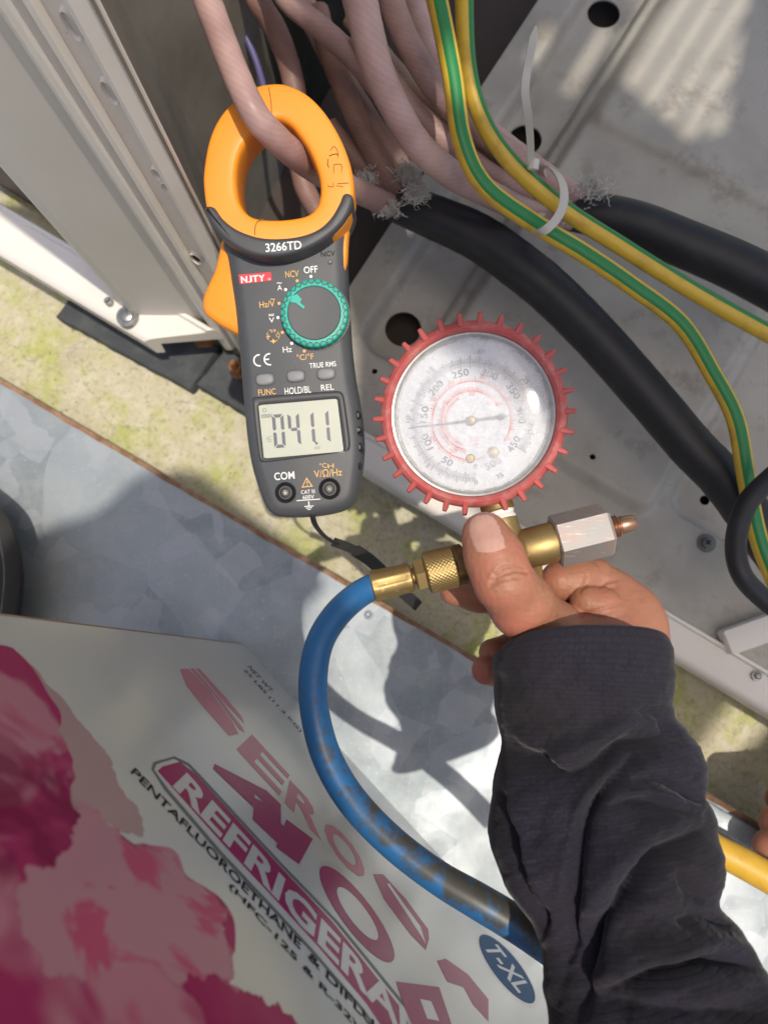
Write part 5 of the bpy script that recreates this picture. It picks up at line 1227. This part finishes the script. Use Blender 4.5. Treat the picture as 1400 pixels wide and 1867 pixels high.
# sleeve
FOLDS = [  # polyline, width px, depth m (positive = valley)
    ([(905, 1360), (960, 1390), (1020, 1416), (1080, 1396), (1140, 1362), (1200, 1350), (1262, 1340)], 15, .0065),
    ([(930, 1340), (980, 1362), (1030, 1376), (1090, 1352), (1150, 1322)], 18, -.0035),
    ([(1172, 1380), (1106, 1440), (1070, 1492), (1049, 1572), (1037, 1655), (1016, 1720), (1004, 1867)], 13, .0062),
    ([(1150, 1388), (1100, 1420), (1060, 1470), (1034, 1560), (1020, 1650)], 11, -.0032),
    ([(1285, 1515), (1209, 1568), (1164, 1618), (1115, 1667), (1074, 1705), (1053, 1760), (1040, 1867)], 19, .0085),
    ([(1290, 1470), (1200, 1520), (1140, 1570), (1090, 1640), (1064, 1690)], 24, -.003),
    ([(1155, 1293), (1209, 1305), (1250, 1336)], 12, .0032),
    ([(1160, 1425), (1209, 1424), (1254, 1441), (1285, 1466)], 11, .0045),
    ([(1150, 1446), (1209, 1446), (1250, 1462)], 9, -.002),
    ([(1120, 1472), (1189, 1462), (1255, 1486)], 10, .0028),
    ([(1080, 1825), (1168, 1790), (1230, 1770), (1312, 1757), (1400, 1762)], 12, .0055),
    ([(1090, 1790), (1168, 1752), (1230, 1728), (1330, 1715)], 26, -.005),
    ([(1250, 1590), (1270, 1622), (1305, 1640)], 12, .0035),
    ([(1240, 1690), (1290, 1672), (1340, 1690)], 14, .003),
    ([(905, 1445), (915, 1490), (930, 1540), (950, 1600), (972, 1665), (985, 1710)], 9, .0075),
    ([(925, 1430), (940, 1500), (958, 1570), (985, 1650)], 12, -.003),
    ([(1080, 1840), (1200, 1850), (1400, 1850)], 16, .004)]
def fold_disp(X, Y):
    z = np.zeros_like(X)
    for pts, wd, dep in FOLDS:
        pts = catmull(pts, 5); best = np.full(X.shape, 1e9); bt = np.zeros(X.shape); m = len(pts)-1
        for k, (a, b) in enumerate(zip(pts[:-1], pts[1:])):
            ba = b-a; h = np.clip(((X-a[0])*ba[0]+(Y-a[1])*ba[1])/(ba @ ba), 0, 1); dd = np.hypot(X-a[0]-h*ba[0], Y-a[1]-h*ba[1])
            u = dd < best; best = np.where(u, dd, best); bt = np.where(u, (k+h)/m, bt)
        taper = np.clip(np.minimum(bt, 1-bt)*5, 0, 1)**.6
        z -= (1.7*dep*np.exp(-(best/(1.25*wd))**1.15) if dep > 0 else 1.1*dep*np.exp(-(best/(1.15*wd))**2))*(.30+.70*taper)
    return z
def fbm(X, Y):
    g_ = np.random.default_rng(3); tot = np.zeros_like(X)
    for sc_, am in ((75, .0010), (38, .0006), (19, .00035), (9, .00020)):
        L_ = g_.normal(0, 1, (300, 300)); x, y = np.mod(X/sc_*.9+Y/sc_*.35, 298), np.mod(Y/sc_*1.1-X/sc_*.25+150, 298); i, j = x.astype(int), y.astype(int); u, v = x-i, y-j
        u, v = u*u*(3-2*u), v*v*(3-2*v)
        tot += am*((L_[i, j]*(1-u)+L_[i+1, j]*u)*(1-v)+(L_[i, j+1]*(1-u)+L_[i+1, j+1]*u)*v)
    return tot
def sleeve():
    Lp = [(903, 1186), (898, 1230), (906, 1300), (914, 1362), (905, 1420), (893, 1480), (890, 1530), (905, 1580), (940, 1640), (978, 1700), (992, 1760), (1003, 1867), (1012, 2000)]
    Rp = [(1213, 1186), (1216, 1245), (1222, 1300), (1248, 1325), (1271, 1372), (1273, 1420), (1272, 1450), (1292, 1485), (1304, 1560), (1306, 1640), (1345, 1690), (1392, 1770), (1430, 1850)]
    D = [.323, .322, .321, .319, .317, .313, .309, .304, .298, .292, .287, .277, .263]
    L = catmull([(a[0], a[1], d) for a, d in zip(Lp, D)], 20); R = catmull([(a[0], a[1], d) for a, d in zip(Rp, D)], 20)
    n = 260; rows = len(L); vs = np.zeros((rows, n, 3)); uvs = []
    th = np.linspace(0, 2*math.pi, n, endpoint=False); ln = np.r_[0, np.cumsum([np.linalg.norm(np.array(WD(*((L[i]+R[i])/2)))-np.array(WD(*((L[i-1]+R[i-1])/2)))) for i in range(1, rows)])]
    for i in range(rows):
        l, r = np.array(WD(*L[i])), np.array(WD(*R[i])); c = (l+r)/2; hx = (r-l)/2; hw = np.linalg.norm(hx)
        cuff = 1.0 if i > 3 else .965+.035*i/3
        hz = hw*(.74+.18*math.exp(-i/40))
        # cuff mouth: the top of the opening sits further up the arm (bowed edge)
        ex = 2/2.7
        cs, sn = np.cos(th), np.sin(th)
        bow = np.maximum(sn, 0)*.0100*math.exp(-i/14) - np.maximum(-sn, 0)*.012*math.exp(-i/14)
        adir_ = np.array(WD(*((L[0]+R[0])/2))) - np.array(WD(*((L[12]+R[12])/2))); adir_[2] = 0; adir_ /= np.linalg.norm(adir_)
        V = c + (np.sign(cs)*np.abs(cs)**ex)[:, None]*hx*cuff + (np.sign(sn)*np.abs(sn)**ex)[:, None]*np.array([0, 0, hz*cuff]) + bow[:, None]*adir_
        vs[i] = V
    X, Y = project_np(vs); up = np.clip(np.sin(th)*1.6, 0, 1)[None, :]
    dz = fold_disp(X, Y)*up
    fade = np.clip(np.arange(rows)/20., 0, 1)[:, None]
    dz = dz*fade
    jig = fbm(X, Y)*(.25+.75*fade)*np.clip(up+.3, 0, 1) + .0006*np.sin(X*.031+Y*.017)*np.sin(Y*.041-X*.013)*fade
    # push along the surface normal of the ellipse
    nrm = np.zeros_like(vs); cen = vs.mean(1, keepdims=True); nrm = vs-cen; nrm /= np.linalg.norm(nrm, axis=2, keepdims=True)
    vs = vs + nrm*(dz+jig)[..., None]
    # cuff roll inwards
    first = vs[0]; c0 = first.mean(0); inn = [c0 + (first-c0)*k + np.array(adir_)*d for k, d in ((.985, .0009), (.965, .0004), (.955, -.003), (.94, -.012))]
    allr = np.concatenate([np.array(inn[::-1]), vs]); rows2 = len(allr); ln2 = np.r_[-.006, -.004, -.002, -.001, ln]
    verts = allr.reshape(-1, 3).tolist(); fs, uv = [], []; per = .20
    for i in range(rows2-1):
        for k in range(n):
            j = (k+1) % n; fs.append((i*n+k, (i+1)*n+k, (i+1)*n+j, i*n+j)[::-1])
            uv.append([(k/n*per, ln2[i]), (k/n*per, ln2[i+1]), ((k+1)/n*per, ln2[i+1]), ((k+1)/n*per, ln2[i])][::-1])
    me = mesh('sleeve', verts, fs, M['knit'], True, None, uv)
    return me
obj('sleeve', sleeve(), person)

# fingers of a second person at the right edge
person2 = thing('person', W(1480, 1480, ZG), 'fingertips of a second hand reaching in at the right edge', 'person')
def hand2(P):
    d = None
    for pts in ([(1600, 1462, .555, 34), (1490, 1458, .555, 31), (1424, 1458, .552, 26)], [(1600, 1506, .545, 36), (1480, 1500, .540, 32), (1414, 1500, .536, 28)], [(1600, 1562, .540, 36), (1480, 1552, .533, 32), (1402, 1544, .528, 28)]):
        c = chain_sd(P, pts, .004); d = c if d is None else smin(d, c, .0025)
    return d
q_ = [WD(x, y, d) for x in (1350, 1660) for y in (1370, 1610) for d in (.49, .575)]
obj('hand', sdf_mesh('hand', hand2, [min(p[k] for p in q_) for k in range(3)], [max(p[k] for p in q_) for k in range(3)], .0012, M['skin']), person2)

sc.render.film_transparent = False
